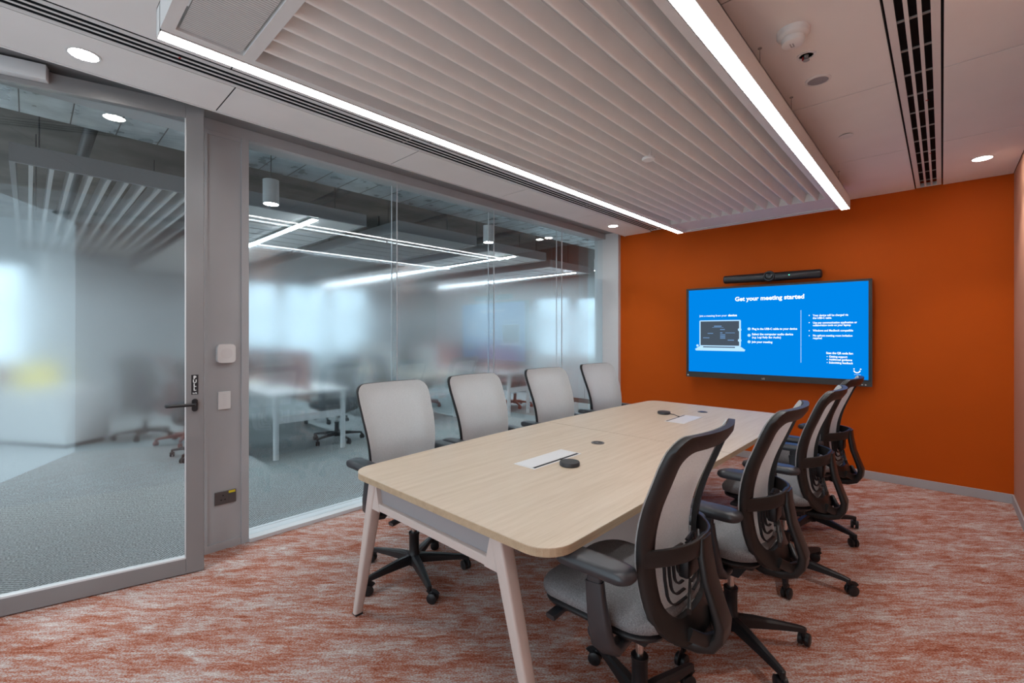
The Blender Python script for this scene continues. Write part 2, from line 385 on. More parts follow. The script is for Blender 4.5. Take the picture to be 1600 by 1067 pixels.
# glazed bays: two panes with a gradient frosted film
joints = [1.03, 2.22, 3.41, 4.605, 5.552]
for k in range(4):
    y0, y1 = joints[k]+(0.0 if k == 0 else 0.003), joints[k+1]-(0.0 if k == 3 else 0.003)
    r = bpy.data.objects.new('window_%d' % (k+1), None); COL.objects.link(r); r.location = (XG, (y0+y1)/2, 0.026)
    struct(r, 'floor to ceiling glass bay with frosted middle band')
    l = (y1-y0)/2; hgt = 2.727-0.026
    MB().box(-0.004, 0.004, -l, l, 0, hgt).build('pane', 'glass', r)
    MB().box(-0.088, -0.080, -l, l, 0, hgt).build('pane', 'glass', r)
    MB().box(-0.0056, -0.0050, -l, l, 0.54-0.026, 2.17-0.026).build('frosted_film', 'film', r)
    if k < 3: MB().box(-0.005, 0.005, l, l+0.006, 0, hgt).box(-0.089, -0.079, l, l+0.006, 0, hgt).build('joint_strip', 'frame_light', r)

# ajar glass door (opens into the room)
DA = math.atan2(0.970, 0.2417)         # direction from hinge to free edge
d = bpy.data.objects.new('door_1', None); COL.objects.link(d); d.location = (-3.459, -0.195, 0); d.rotation_euler = (0, 0, DA)
struct(d, 'ajar grey framed glass door with black lever handle'); d['category'] = 'door'
DL = 0.950
fr = MB().box(0, 0.088, -0.022, 0.022, 0.006, 2.770, 0.002).box(DL-0.088, DL, -0.022, 0.022, 0.006, 2.770, 0.002)
fr.box(0.088, DL-0.088, -0.022, 0.022, 2.682, 2.770, 0.002).box(0.088, DL-0.088, -0.022, 0.022, 0.006, 0.094, 0.002)
fr.build('door_frame', 'frame_grey', d)
be = MB().box(0.088, DL-0.088, -0.022, 0.018, 0.094, 0.103).box(0.088, 0.094, -0.018, 0.018, 0.1, 2.682).box(DL-0.094, DL-0.088, -0.018, 0.018, 0.1, 2.682)
be.build('glazing_bead', 'frame_light', d)
MB().box(0.09, DL-0.09, -0.004, 0.004, 0.10, 2.684).build('pane', 'glass', d)
MB().box(0.095, DL-0.095, 0.0050, 0.0056, 0.54, 2.17).build('frosted_film', 'film', d)
# local -y faces the room
hx = DL-0.045
hd = MB().prism(rrect(0.030, 0.075, 0.0149, 6, hx, 0.993), -0.030, -0.022, 'y')
lv = [(hx, -0.030, 1.0), (hx, -0.060, 1.0)]+[(hx-0.004-0.008*q, -0.068, 1.0) for q in range(0, 15)]+[(hx-0.128, -0.066, 1.0), (hx-0.132, -0.058, 1.0), (hx-0.132, -0.040, 1.0)]
h = hd.build('door_handle', 'black', d, True)
MB().tube(lv, 0.0095, 12).build('lever', 'black', h, True)
sg = MB().box(hx-0.017, hx+0.017, -0.0235, -0.0215, 1.055, 1.172).build('pull_sign', 'black', d)
tx = MB()
for k, ch in enumerate('PULL'):
    me = text_mesh(ch, 0.027, 0.0009, 'CENTER'); tx.mesh_text(me, lambda c, k=k: (hx+c[0], -0.0242, 1.147-0.0225*k+c[1]))
me = text_mesh('tarik', 0.012, 0.0004, 'CENTER'); tx.mesh_text(me, lambda c: (hx+c[0], -0.0242, 1.060+c[1]))
tx.build('sign_lettering', 'white', sg)
cl = MB().box(-0.05, 0.285, -0.075, -0.022, 2.708, 2.785, 0.004)
c0 = cl.build('door_closer', 'frame_light', d, True)
MB().box(0.02, 0.07, -0.060, -0.04, 2.700, 2.708).build('closer_pivot', 'black', c0)
MB().box(0.02, 0.06, -0.065, -0.045, 2.785, 2.79).build('closer_arm', 'black', c0)

# wall devices on the side panel
t = thing('room_sensor', 'white rounded square sensor on the grey side panel, topmost device', 'sensor', (-3.44, 0.892, 1.285))
MB().prism(rrect(0.105, 0.122, 0.024, 6), 0.0, 0.036, 'x').build('sensor_body', 'white', t, True)
MB().lathe([(0.034, 0.036), (0.034, 0.0372), (0.030, 0.0372)], n=28, axis='x').build('sensor_ring', 'white_metal', t)
t = thing('light_switch', 'white upright lighting keypad on the grey side panel below the sensor', 'switch', (-3.44, 0.886, 0.977))
MB().box(0, 0.012, -0.036, 0.036, -0.058, 0.058, 0.002).build('switch_plate', 'white', t)
b = MB()
for k in range(7): b.box(0.012, 0.0135, -0.010, 0.010, -0.036+0.012*k, -0.034+0.012*k)
b.build('switch_button', 'frame_light', t)
t = thing('power_socket', 'dark metal wall socket with yellow sticker low on the grey side panel', 'socket', (-3.44, 0.892, 0.338))
MB().box(0, 0.010, -0.062, 0.062, -0.042, 0.042, 0.002).build('socket_plate', 'steel_dark', t)
for y, z in ((-0.014, 0.016), (-0.025, -0.012), (-0.003, -0.012)): MB().box(0.010, 0.0108, y-0.004, y+0.004, z-0.004, z+0.004).build('socket_hole', 'black', t)
MB().box(0.010, 0.014, 0.018, 0.048, -0.025, 0.024, 0.001).build('rocker', 'steel_dark', t)
MB().box(0.010, 0.0146, 0.018, 0.056, 0.026, 0.040).build('sticker', 'yellow', t)

# ================================================================== ceiling raft with baffles
RX0, RX1, RY0, RY1, RZ, RT = -2.105, -0.675, 0.335, 5.06, 2.54, 2.65
t = thing('ceiling_raft', 'suspended white ceiling raft with parallel baffles over the table', 'ceiling raft', (-1.39, 2.7, RT))
def L(x, y, z): return (x+1.39, y-2.7, z-RT)
def lb(bb, x0, x1, y0, y1, z0, z1, bev=0, i=0):
    return bb.box(x0+1.39, x1+1.39, y0-2.7, y1-2.7, z0-RT, z1-RT, bev, i)
f = MB()
lb(f, RX0+0.002, RX0+0.038, RY0, RY1, RZ+0.004, RT); lb(f, RX1-0.038, RX1-0.002, RY0, RY1, RZ+0.004, RT)
lb(f, RX0+0.038, RX1-0.038, RY0, RY0+0.04, RZ+0.004, RT); lb(f, RX0+0.038, RX1-0.038, RY1-0.05, RY1, RZ+0.004, RT)
lb(f, RX0+0.038, RX1-0.038, 0.60, 0.645, RZ+0.004, RT); lb(f, RX0+0.038, RX1-0.038, 4.62, 4.66, RZ+0.012, RT)
lb(f, RX0+0.038, RX1-0.038, 4.66, RY1-0.05, RZ+0.016, RZ+0.03)
f.build('raft_frame', 'white_metal', t)
p = MB(); lb(p, RX0+0.055, RX1-0.055, RY0+0.05, 0.59, RZ+0.008, RZ+0.018); p.build('perforated_panel', 'perforated', t)
bf = MB(); nb = 13
for k in range(nb):
    x = RX0+0.135+k*(RX1-RX0-0.24)/(nb-1)
    hp = [(0.024, RT-0.028), (0.0205, RZ+0.060), (0.0165, RZ+0.040), (0.012, RZ+0.022), (0.0075, RZ+0.010), (0.004, RZ+0.006)]
    prof = [(-a, z) for a, z in hp]+[(0, RZ+0.005)]+hp[::-1]
    bf.prism([(x+1.39+a, z-RT) for a, z in prof], 0.645-2.7, 4.62-2.7, 'y')
bf.build('baffle', 'baffle', t, True, 50)
p = MB(); lb(p, RX0+0.038, RX1-0.038, 0.645, 4.62, RT-0.030, RT-0.002); p.build('top_panel', 'office_white', t)
gr = MB(); lb(gr, -2.0, -1.0, 4.985, 4.99, RZ+0.0025, RZ+0.0038); lb(gr, -1.0, -0.74, 5.0, 5.004, RZ+0.0025, RZ+0.0038); gr.build('end_groove', 'ceiling_gap', t)
w = MB()
for x in (RX0+0.05, RX1-0.05):
    for y in (0.5, 2.4, 4.8):
        MB().tube([L(x, y, RT), L(x, y, H)], 0.0016, 6).lathe([(0.009, -0.003), (0.009, 0)], L(x, y, H), 12).build('suspension_wire', 'grey_device', t)

def linear_light(x0, x1, y0, y1, z0, z1, label):
    t = thing('hanging_linear_light', label, 'light', ((x0+x1)/2, (y0+y1)/2, z1), 0, 'linear lights along the raft')
    w = (x1-x0)/2; l = (y1-y0)/2; h = z1-z0
    MB().box(-w, -w+0.004, -l, l, -h, 0).box(w-0.004, w, -l, l, -h, 0).box(-w, w, -l, -l+0.004, -h, 0).box(-w, w, l-0.004, l, -h, 0).box(-w, w, -l, l, -0.006, 0).build('light_housing', 'white_metal', t)
    MB().box(-w+0.004, w-0.004, -l+0.004, l-0.004, -h-0.0005, -h+0.02).build('diffuser', 'light', t)
    for y in (0.5, 1.1, 2.336, 2.945, 4.565):
        p = (w-0.014, y-(y0+y1)/2, 0)
        MB().tube([p, (p[0], p[1], H-z1)], 0.0016, 6).lathe([(0.009, -0.003), (0.009, 0)], (p[0], p[1], H-z1), 12).build('suspension_wire', 'grey_device', t)
linear_light(-2.175, -2.107, 0.335, 5.03, RZ, RT, 'long white linear light on the raft edge nearest the glass wall')
linear_light(-0.673, -0.603, -0.10, 5.09, RZ, RT, 'long white linear light on the raft edge nearest the right wall')

def downlight(x, y, label):
    t = thing('downlight', label, 'light', (x, y, H), 0, 'round recessed downlights')
    MB().lathe([(0.057, 0.0), (0.064, -0.002), (0.064, -0.004), (0.055, -0.004), (0.052, 0.0)], n=40).build('trim_ring', 'white', t, True)
    MB().lathe([(0.053, 0.0), (0.053, -0.0035), (0.0, -0.0036)], n=40).build('lens', 'downlight', t)
    ld = bpy.data.lights.new('beam', 'SPOT'); ld.energy = 30; ld.spot_size = math.radians(82); ld.spot_blend = 1.0; ld.shadow_soft_size = 0.05; ld.color = (1.0, 0.96, 0.91)
    lo = bpy.data.objects.new('beam', ld); COL.objects.link(lo); lo.parent = t; lo.location = (0, 0, -0.03)
downlight(-2.972, 0.182, 'round downlight in the ceiling above the glass door')
downlight(-2.966, 4.974, 'small round downlight above the far end of the glazing')
downlight(0.222, 4.966, 'round downlight between the wide air diffuser and the right wall')
downlight(0.222, 2.42, 'added round fill downlight by the right wall, level with the middle of the table')  # lamp added outside the view to brighten the floor on the right
downlight(0.222, 0.182, 'added round fill downlight by the right wall, near the open end of the room')  # another invented lamp out of view, lifts the right-hand floor

# ceiling devices
t = thing('smoke_detector', 'white domed smoke detector on the ceiling beside the right linear light', 'smoke detector', (-0.476, 2.30, H))
MB().lathe([(0.062, 0), (0.062, -0.022), (0.056, -0.03), (0.046, -0.034)], n=36).build('detector_base', 'white', t, True)
MB().lathe([(0.044, -0.034), (0.046, -0.040), (0.043, -0.058), (0.034, -0.062), (0, -0.063)], n=36).build('detector_head', 'white', t, True)
MB().box(-0.010, -0.006, -0.015, 0.015, -0.064, -0.0625).box(0.0, 0.004, -0.012, 0.015, -0.064, -0.0625).box(-0.010, 0.004, 0.012, 0.015, -0.064, -0.0625).build('detector_vent', 'grey_device', t)
t = thing('fire_sprinkler', 'small recessed fire sprinkler with red bulb in the ceiling', 'sprinkler', (-0.472, 2.55, H))
MB().lathe([(0.040, 0), (0.040, -0.003), (0.030, -0.004), (0.028, 0.0)], n=32).build('escutcheon', 'white', t, True)
MB().lathe([(0.010, 0), (0.010, -0.012), (0.004, -0.014), (0.004, -0.020), (0.014, -0.022), (0.014, -0.024)], n=20).build('sprinkler_head', 'grey_device', t, True)
MB().lathe([(0.003, -0.002), (0.004, -0.012), (0.003, -0.020)], (-0.014, 0, 0), 12).build('bulb', 'red', t)
t = thing('ceiling_speaker', 'round flush ceiling speaker with fine grille', 'speaker', (-0.473, 2.839, H))
MB().lathe([(0.058, 0), (0.058, -0.004), (0.047, -0.007), (0.046, -0.003)], n=40).build('speaker_rim', 'white', t, True)
MB().lathe([(0.046, -0.002), (0.046, -0.004), (0, -0.0045)], n=40).build('grille', 'grey_device', t)
t = thing('sprinkler_cover', 'flat round white concealed sprinkler cover in the ceiling', 'sprinkler', (-0.468, 3.76, H))
MB().lathe([(0.036, -0.003), (0.041, -0.007), (0.041, -0.009), (0, -0.010)], n=36).build('cover_plate', 'white', t, True)
MB().lathe([(0.030, 0), (0.030, -0.004)], n=24).build('cover_neck', 'ceiling_gap', t)
t = thing('raft_detector', 'small round smoke detector hanging among the raft baffles', 'smoke detector', (-1.375, 2.74, RZ+0.006))
MB().lathe([(0.02, 0.10), (0.02, -0.004)], n=20).build('drop_stem', 'white', t, True)
MB().lathe([(0.040, 0.0), (0.042, -0.010), (0.036, -0.016), (0, -0.017)], n=32).build('detector_head', 'white', t, True)

# ================================================================== display on the orange wall
TVL, TVR = Vector((-2.208, 5.360, 0)), Vector((-0.484, 5.520, 0)); TW = (TVR-TVL).length
ang = math.atan2(TVR.y-TVL.y, TVR.x-TVL.x)
t = thing('wall_display', 'large black framed display showing a blue meeting slide on the orange wall', 'display', (TVL.x, TVL.y, 0.904), ang)
ZB = 0.904; TH = 1.036
MB().box(0, TW, 0.0, 0.060, 0.0, TH, 0.004).build('display_body', 'bezel', t)
rim = MB().box(0.0, 0.010, -0.004, 0, 0, TH).box(TW-0.010, TW, -0.004, 0, 0, TH).box(0, TW, -0.004, 0, TH-0.010, TH).box(0, TW, -0.006, 0, 0.0, 0.046)
rim.build('bezel', 'puck', t)
MB().box(0.029, TW-0.029, -0.002, -0.0005, 0.064, TH-0.022).build('screen', 'scr_blue', t)
MB().box(0.35, TW-0.35, 0.060, 0.075, 0.25, 0.75).box(0.5, 0.56, 0.075, 0.215, 0.4, 0.6).box(TW-0.56, TW-0.5, 0.075, 0.13, 0.4, 0.6).build('wall_bracket', 'black', t)
def put(body, s, z, width=None, size=0.03, bold=0.0, align='LEFT'):
    me = text_mesh(body, size, bold*1.9, align); k = 1.0
    if width:
        xs = [v.co.x for v in me.vertices]; k = width/(max(xs)-min(xs))
    MB().mesh_text(me, lambda c: (s+c[0]*k, -0.0035, z-ZB+c[1])).build('slide_text', 'scr_white', t)
put('Get your meeting started', 0.530, 1.774, 0.652, 0.064, 0.0012)
put('Join a meeting from your', 0.152, 1.606, 0.297, 0.031, 0.0002); put('device', 0.458, 1.606, 0.094, 0.031, 0.0009)
put('Plug in the USB-C cable to your device', 0.70, 1.453, 0.421, 0.029, 0.0006)
put('Select the computer audio device', 0.70, 1.396, 0.386, 0.029, 0.0006); put('(e.g. Logi Rally Bar Audio)', 0.70, 1.362, 0.274, 0.029, 0.0004)
put('Join your meeting', 0.70, 1.312, 0.199, 0.029, 0.0006)
for body, z, wd in (('Your device will be charged via', 1.588, 0.292), ('the USB-C cable', 1.561, 0.156), ('Use any communication application or', 1.514, 0.359), ('collaboration tools on your laptop', 1.488, 0.310),
                    ('Windows and MacBook compatible', 1.435, 0.329), ('No upfront meeting room invitation', 1.384, 0.322), ('required', 1.358, 0.075)):
    put(body, 1.257, z, wd, 0.027, 0.0005)
put('Scan the QR code for:', 1.369, 1.210, 0.217, 0.027, 0.0007)
for body, z, wd in (('Getting support', 1.175, 0.148), ('Additional guidance', 1.146, 0.187), ('Submitting feedback', 1.115, 0.194)):
    put(body, 1.392, z, wd, 0.027, 0.0005)
def disc(bb, s, z, r, y=-0.0035, n=16):
    bb.add([(s+r*math.cos(2*PI*k/n), y, z-ZB+r*math.sin(2*PI*k/n)) for k in range(n)], [tuple(range(n))])
bl = MB()
for z in (1.598, 1.524, 1.442, 1.391): disc(bl, 1.226, z, 0.005)
for z in (1.183, 1.154, 1.123): disc(bl, 1.377, z, 0.004)
bl.build('slide_marking', 'scr_white', t)
MB().box(1.153, 1.1555, -0.004, -0.0025, 1.113-ZB, 1.655-ZB).build('slide_rule', 'scr_white', t)
logo = MB()
arc = [(1.615+0.029*math.cos(a), 1.058+0.029*math.sin(a)) for a in [PI+0.15+k*(PI-0.3)/16 for k in range(17)]]
arc2 = [(1.615+0.019*math.cos(a), 1.058+0.019*math.sin(a)) for a in [PI+0.1+k*(PI-0.2)/16 for k in range(17)]]
logo.add([(x, -0.0035, z-ZB) for x, z in arc+arc2], [(k, k+1, 17+k+1, 17+k) for k in range(16)])
disc(logo, 1.592, 1.070, 0.006); logo.box(1.638, 1.649, -0.004, -0.003, 1.064-ZB, 1.074-ZB)
logo.build('slide_logo', 'scr_white', t)
put('\u2014\u2014\u2014', 1.592, 1.012, 0.054, 0.014, 0.0002)
lp = MB()
def quad(bb, pts, y): bb.add([(s, y, z-ZB) for s, z in pts], [(0, 1, 2, 3)])
lp.add([(s+0.370, -0.0028, z+1.416-ZB) for s, z in rrect(0.440, 0.296, 0.012)], [tuple(range(24))])
lp.add([(s, -0.0028, z-ZB) for s, z in ((0.10, 1.232), (0.155, 1.268), (0.585, 1.268), (0.635, 1.232), (0.625, 1.215), (0.110, 1.215))], [tuple(range(6))])
for s, z, r in ((0.578, 1.455, 0.018), (0.578, 1.337, 0.018), (0.128, 1.272, 0.014), (0.672, 1.463, 0.016), (0.672, 1.393, 0.016), (0.672, 1.322, 0.016)): disc(lp, s, z, r, -0.0032)
lp.build('slide_laptop', 'scr_pale', t)
ls = MB(); quad(ls, ((0.162, 1.276), (0.572, 1.276), (0.572, 1.552), (0.162, 1.552)), -0.0031); ls.box(0.19, 0.53, -0.0033, -0.003, 1.252-ZB, 1.264-ZB); ls.build('slide_laptop_screen', 'scr_dark', t)
lm = MB()
for s0, s1, z, hh in ((0.31, 0.39, 1.496, 0.012), (0.29, 0.41, 1.482, 0.004), (0.375, 0.425, 1.458, 0.010), (0.375, 0.40, 1.420, 0.010), (0.375, 0.43, 1.397, 0.010), (0.375, 0.43, 1.378, 0.010), (0.375, 0.43, 1.360, 0.010), (0.24, 0.30, 1.414, 0.008), (0.19, 0.26, 1.363, 0.008), (0.455, 0.52, 1.338, 0.010), (0.43, 0.53, 1.420, 0.006)):
    quad(lm, ((s0, z-hh/2), (s1, z-hh/2), (s1, z+hh/2), (s0, z+hh/2)), -0.0033)
lm.build('slide_menu', 'scr_mid', t)
lg = MB(); me = text_mesh('LG', 0.024, 0.0006, 'CENTER'); lg.mesh_text(me, lambda c: (TW*0.468+c[0], -0.0066, 0.015+c[1]))
lg.lathe([(0.008, -0.0066), (0.0, -0.0068)], (0.022, 0, 0.022), 14, axis='y')
for k in range(5): lg.box(TW-0.16+0.026*k, TW-0.148+0.026*k, -0.0066, -0.006, 0.012, 0.020)
lg.build('front_marking', 'frame_light', t)

t = thing('video_bar', 'black conference video bar with round camera mounted above the display', 'video bar', (-1.345, 5.47, 2.021), ang-0.02)
MB().sweep([(-0.466, 0, 0), (-0.462, 0, 0), (-0.45, 0, 0), (0.45, 0, 0), (0.462, 0, 0), (0.466, 0, 0)], rrect(0.10, 0.088, 0.035, 5), scales=[0.55, 0.8, 1, 1, 0.8, 0.55]).build('bar_body', 'bezel', t, True)
cm = MB().lathe([(0.056, 0.0), (0.056, -0.060), (0.050, -0.066), (0.040, -0.066), (0.038, -0.058)], (0.0, 0, 0.004), 32, axis='y').build('camera_ring', 'black', t, True)
MB().lathe([(0.038, -0.058), (0.030, -0.064), (0.018, -0.066), (0, -0.067)], (0.0, 0, 0.004), 28, axis='y').build('lens', 'screen_off', cm, True)
MB().box(-0.12, 0.12, 0.03, 0.14, -0.035, 0.02, 0.004).box(-0.10, -0.05, 0.0, 0.12, 0.03, 0.049).build('bar_bracket', 'black', t)
MB().box(0.178, 0.188, -0.0515, -0.049, 0.0, 0.006).build('status_led', 'led', t)

# ================================================================== meeting table
TX0, TX1, TY0, TY1, TZ = -2.135, -0.870, 1.098, 4.335, 0.74
def top_outline(y0, y1, rn, rf, n=8):
    """boat edge on the glass side, rounded outer corners"""
    def xl(y): return TX0-0.068*(1-((y-2.72)/1.62)**2)
    pts = []
    ya, yb = y0+(0.11 if rn else 0), y1-(0.11 if rf else 0)
    for k in range(n+1): pts.append((TX1, ya+(yb-ya)*k/n))
    if rf:
        for k in range(1, 8): a = k*PI/16; pts.append((TX1-0.11+0.11*math.cos(a), y1-0.11+0.11*math.sin(a)))
        c = xl(yb)
        for k in range(0, 8): a = PI/2+k*PI/16; pts.append((c+0.11+0.11*math.cos(a), y1-0.11+0.11*math.sin(a)))
    for k in range(n*2+1): y = yb+(ya-yb)*k/(n*2); pts.append((xl(y), y))
    if rn:
        c = xl(ya)
        for k in range(1, 9): a = PI+k*PI/16; pts.append((c+0.11+0.11*math.cos(a), y0+0.11+0.11*math.sin(a)))
        for k in range(0, 8): a = 1.5*PI+k*PI/16; pts.append((TX1-0.11+0.11*math.cos(a), y0+0.11+0.11*math.sin(a)))
    return pts
tb = thing('meeting_table', 'long pale oak meeting table with splayed beige legs', 'table', (-1.5, 2.72, 0))
def tshift(p): return [(x+1.5, y-2.72) for x, y in p]
YS = 2.730
def leaf(y0, y1, rn, rf):
    o = tshift(top_outline(y0, y1, rn, rf)); n = len(o); m = MB()
    m.add([(x, y, TZ) for x, y in o]+[(x, y, TZ-0.003) for x, y in o], [tuple(range(n))]+[(k, (k+1) % n, n+(k+1) % n, n+k) for k in range(n)], 0)
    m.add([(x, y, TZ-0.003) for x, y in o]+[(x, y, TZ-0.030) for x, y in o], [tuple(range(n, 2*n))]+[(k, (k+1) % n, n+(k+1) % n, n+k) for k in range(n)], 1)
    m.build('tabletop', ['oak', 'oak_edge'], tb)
leaf(TY0, YS-0.0025, True, False); leaf(YS+0.0025, TY1, False, True)
def splay_leg(sx, y):
    # sx -1 glass side, +1 right side; flat tapered blade
    xt, xb = (-0.462, -0.650) if sx < 0 else (0.368, 0.560)
    m = MB(); vs = []
    for z, x, w, dpt in ((0.705, xt, 0.058, 0.062), (0.35, (xt+xb)/2, 0.047, 0.052), (0.008, xb, 0.034, 0.042)):
        sec = rrect(w, dpt, 0.010, 3); vs.append([(x+a, y+c, z) for a, c in sec])
    n = len(vs[0]); v = sum(vs, []); f = [tuple(range(n)), tuple(range(2*n, 3*n))]
    for j in range(2):
        for k in range(n): f.append((j*n+k, j*n+(k+1) % n, (j+1)*n+(k+1) % n, (j+1)*n+k))
    m.add(v, f); o = m.build('leg', 'table_leg', tb, True)
    MB().box(xb-0.019, xb+0.019, y-0.019, y+0.019, 0.0, 0.009).build('glide', 'black', o)
    return xt
for y in (TY0-2.72+0.045, TY1-2.72-0.045):
    xa = splay_leg(-1, y); xb = splay_leg(1, y); s = 1 if y < 0 else -1
    MB().box(xa, xb, y-0.022, y+0.028, 0.588, 0.622, 0.004).prism([(xa-0.030, 0.586), (xa+0.060, 0.586), (xa+0.030, 0.705), (xa-0.012, 0.705)], y-0.0235, y+0.0295, 'y').prism([(xb+0.030, 0.586), (xb-0.060, 0.586), (xb-0.030, 0.705), (xb+0.012, 0.705)], y-0.0235, y+0.0295, 'y').build('apron_beam', 'table_leg', tb)
    MB().box(xa, xb, y+0.004*s-0.006, y+0.004*s+0.006, 0.615, 0.708).build('apron_panel', 'apron', tb)
MB().box(-0.22, 0.22, -0.22, 0.22, 0.0, 0.705, 0.006).build('centre_pedestal', 'table_leg', tb)
MB().box(-0.40, -0.34, -1.5, 1.5, 0.66, 0.708).box(0.28, 0.34, -1.5, 1.5, 0.66, 0.708).build('under_rail', 'table_leg', tb)

# things on and in the table top
def hatch(x0, x1, y0, y1, gapright, label):
    t = thing('cable_hatch', label, 'cable hatch', ((x0+x1)/2, (y0+y1)/2, TZ), 0, 'cable hatches in the table top')
    w = (x1-x0)/2; l = (y1-y0)/2
    MB().box(-w-0.006, w+0.006, -l-0.006, l+0.006, 0.0, 0.0015).build('hatch_rim', 'hatch', t)
    g0, g1 = (w-0.016, w-0.002) if gapright else (-w+0.002, -w+0.016)
    MB().box(g0, g1, -l+0.006, l-0.006, 0.0015, 0.0022).build('brush_slot', 'navy', t)
    a, c = (-w, w-0.017) if gapright else (-w+0.017, w)
    MB().box(a, c, -l, l, 0.0015, 0.004, 0.001).build('hatch_lid', 'hatch', t)
hatch(-1.612, -1.482, 1.735, 2.128, True, 'white cable hatch in the near half of the table top')
hatch(-1.551, -1.410, 3.365, 3.715, False, 'white cable hatch in the far half of the table top')
def grommet(x, y, label):
    t = thing('cable_grommet', label, 'grommet', (x, y, TZ), 0, 'round cable grommets in the table top')
    MB().lathe([(0.040, 0), (0.040, 0.003), (0.036, 0.004), (0.030, 0.003), (0.030, 0.001)], n=32).build('grommet_ring', 'steel_dark', t, True)
    MB().lathe([(0.030, 0.0005), (0.030, 0.0015), (0, 0.0016)], n=28).build('grommet_cap', 'puck', t)
    MB().box(-0.018, 0.006, -0.010, 0.010, 0.0016, 0.003, 0.0006).build('grommet_socket', 'chrome', t)
grommet(-1.548, 2.415, 'round dark cable grommet in the near half of the table, beyond the white hatch')
grommet(-1.497, 3.975, 'round dark cable grommet near the far end of the table')
def puck(x, y, r, label, cable):
    t = thing('microphone_pod', label, 'microphone', (x, y, TZ), 0, 'round table microphones')
    MB().lathe([(r*0.92, 0), (r, 0.004), (r, 0.016), (r*0.97, 0.0195)], n=40).build('pod_body', 'black_soft', t, True)
    MB().lathe([(r*0.97, 0.0195), (r*0.95, 0.021), (r*0.5, 0.0225), (0, 0.0225)], n=40).build('pod_grille', 'puck', t, True)
    MB().tube([(c[0], c[1], 0.0045) for c in cable], 0.0030, 8).build('pod_cable', 'black', t, True)
puck(-1.391, 1.907, 0.052, 'dark round microphone pod beside the near white hatch', [(-0.045, 0.03), (-0.075, 0.045), (-0.10, 0.05)])
puck(-1.700, 3.665, 0.052, 'dark round microphone pod beside the far white hatch', [(0.045, 0.01), (0.09, 0.0), (0.13, -0.045), (0.16, -0.06)])

# ================================================================== task chair (faces +x, origin on the floor under the column)
PROF = [(0.425, -0.215), (0.46, -0.202), (0.52, -0.176), (0.58, -0.158), (0.65, -0.148), (0.72, -0.148), (0.79, -0.158), (0.87, -0.181), (0.95, -0.214), (1.03, -0.248), (1.115, -0.282)]
def px(z):
    for k in range(len(PROF)-1):
        (z0, x0), (z1, x1) = PROF[k], PROF[k+1]
        if z <= z1 or k == len(PROF)-2:
            u = (z-z0)/(z1-z0); u = max(-0.2, min(1.2, u))
            # catmull-rom
            xm = PROF[max(0, k-1)][1]; xp = PROF[min(len(PROF)-1, k+2)][1]
            return 0.5*((2*x0)+(-xm+x1)*u+(2*xm-5*x0+4*x1-xp)*u*u+(-xm+3*x0-3*x1+xp)*u**3)
def hw(z):   # half width of the back
    pts = [(0.42, 0.190), (0.55, 0.212), (0.72, 0.226), (0.9, 0.243), (1.02, 0.249), (1.12, 0.246)]
    for k in range(len(pts)-1):
        if z <= pts[k+1][0] or k == len(pts)-2:
            u = (z-pts[k][0])/(pts[k+1][0]-pts[k][0]); return pts[k][1]+(pts[k+1][1]-pts[k][1])*u
def surf(y, z, off=0.0):
    return (px(z)+0.055*(y/0.25)**2+off, y, z)
ZT, ZL = 1.114, 0.438
def outline(inset_s, inset_t, inset_b, rt, rb, n=14):
    """closed outline (y,z) of the back, inset from the rim"""
    zt, zl = ZT-inset_t, ZL+inset_b; pts = []
    def w(z): return hw(z)-inset_s
    for k in range(n+1):
        z = zl+rb+(zt-rt-zl-rb)*k/n; pts.append((w(z), z))
    c = w(zt-rt)-rt
    for k in range(1, 8): a = k*PI/14; pts.append((c+rt*math.cos(a), zt-rt+rt*math.sin(a)))
    for k in range(0, 7): pts.append((c-2*c*k/6, zt))
    for k in range(1, 8): a = PI/2+k*PI/14; pts.append((-c+rt*math.cos(a), zt-rt+rt*math.sin(a)))
    for k in range(n+1):
        z = zt-rt+(zl+rb-zt+rt)*k/n; pts.append((-w(z), z))
    c = w(zl+rb)-rb
    for k in range(1, 8): a = PI+k*PI/14; pts.append((-c+rb*math.cos(a), zl+rb+rb*math.sin(a)))
    for k in range(0, 7): pts.append((-c+2*c*k/6, zl))
    for k in range(1, 7): a = 1.5*PI+k*PI/14; pts.append((c+rb*math.cos(a), zl+rb+rb*math.sin(a)))
    return pts
def pad_mesh(cx, cy, w, l, zt, zb, r, crown, n_r=6, front_drop=0.0):
    """cushion: rounded plan outline, crowned top, softened rim"""
    o = rrect(l, w, r, 6); n = len(o); m = MB(); v = []; f = []
    def ring(k, z, drop=True):
        return [(cx+x*k, cy+y*k, z-(front_drop*max(0, (x*k/(l/2)-0.35)/0.65)**2 if drop else 0)) for x, y in o]
    lay = []
    for j in range(n_r):
        k = (j+0.4)/n_r*0.93; lay.append(ring(k, zt+crown*(1-k*k)))
    lay.append(ring(0.965, zt-0.006)); lay.append(ring(0.993, zt-0.016)); lay.append(ring(1.0, (zt+zb)/2)); lay.append(ring(0.985, zb+0.008)); lay.append(ring(0.93, zb))
    for q in lay: v += q
    for j in range(len(lay)-1):
        for k in range(n): f.append((j*n+k, j*n+(k+1) % n, (j+1)*n+(k+1) % n, (j+1)*n+k))
    f.append(tuple(range(n))); f.append(tuple((len(lay)-1)*n+k for k in range(n)))
    m.add(v, f); return m
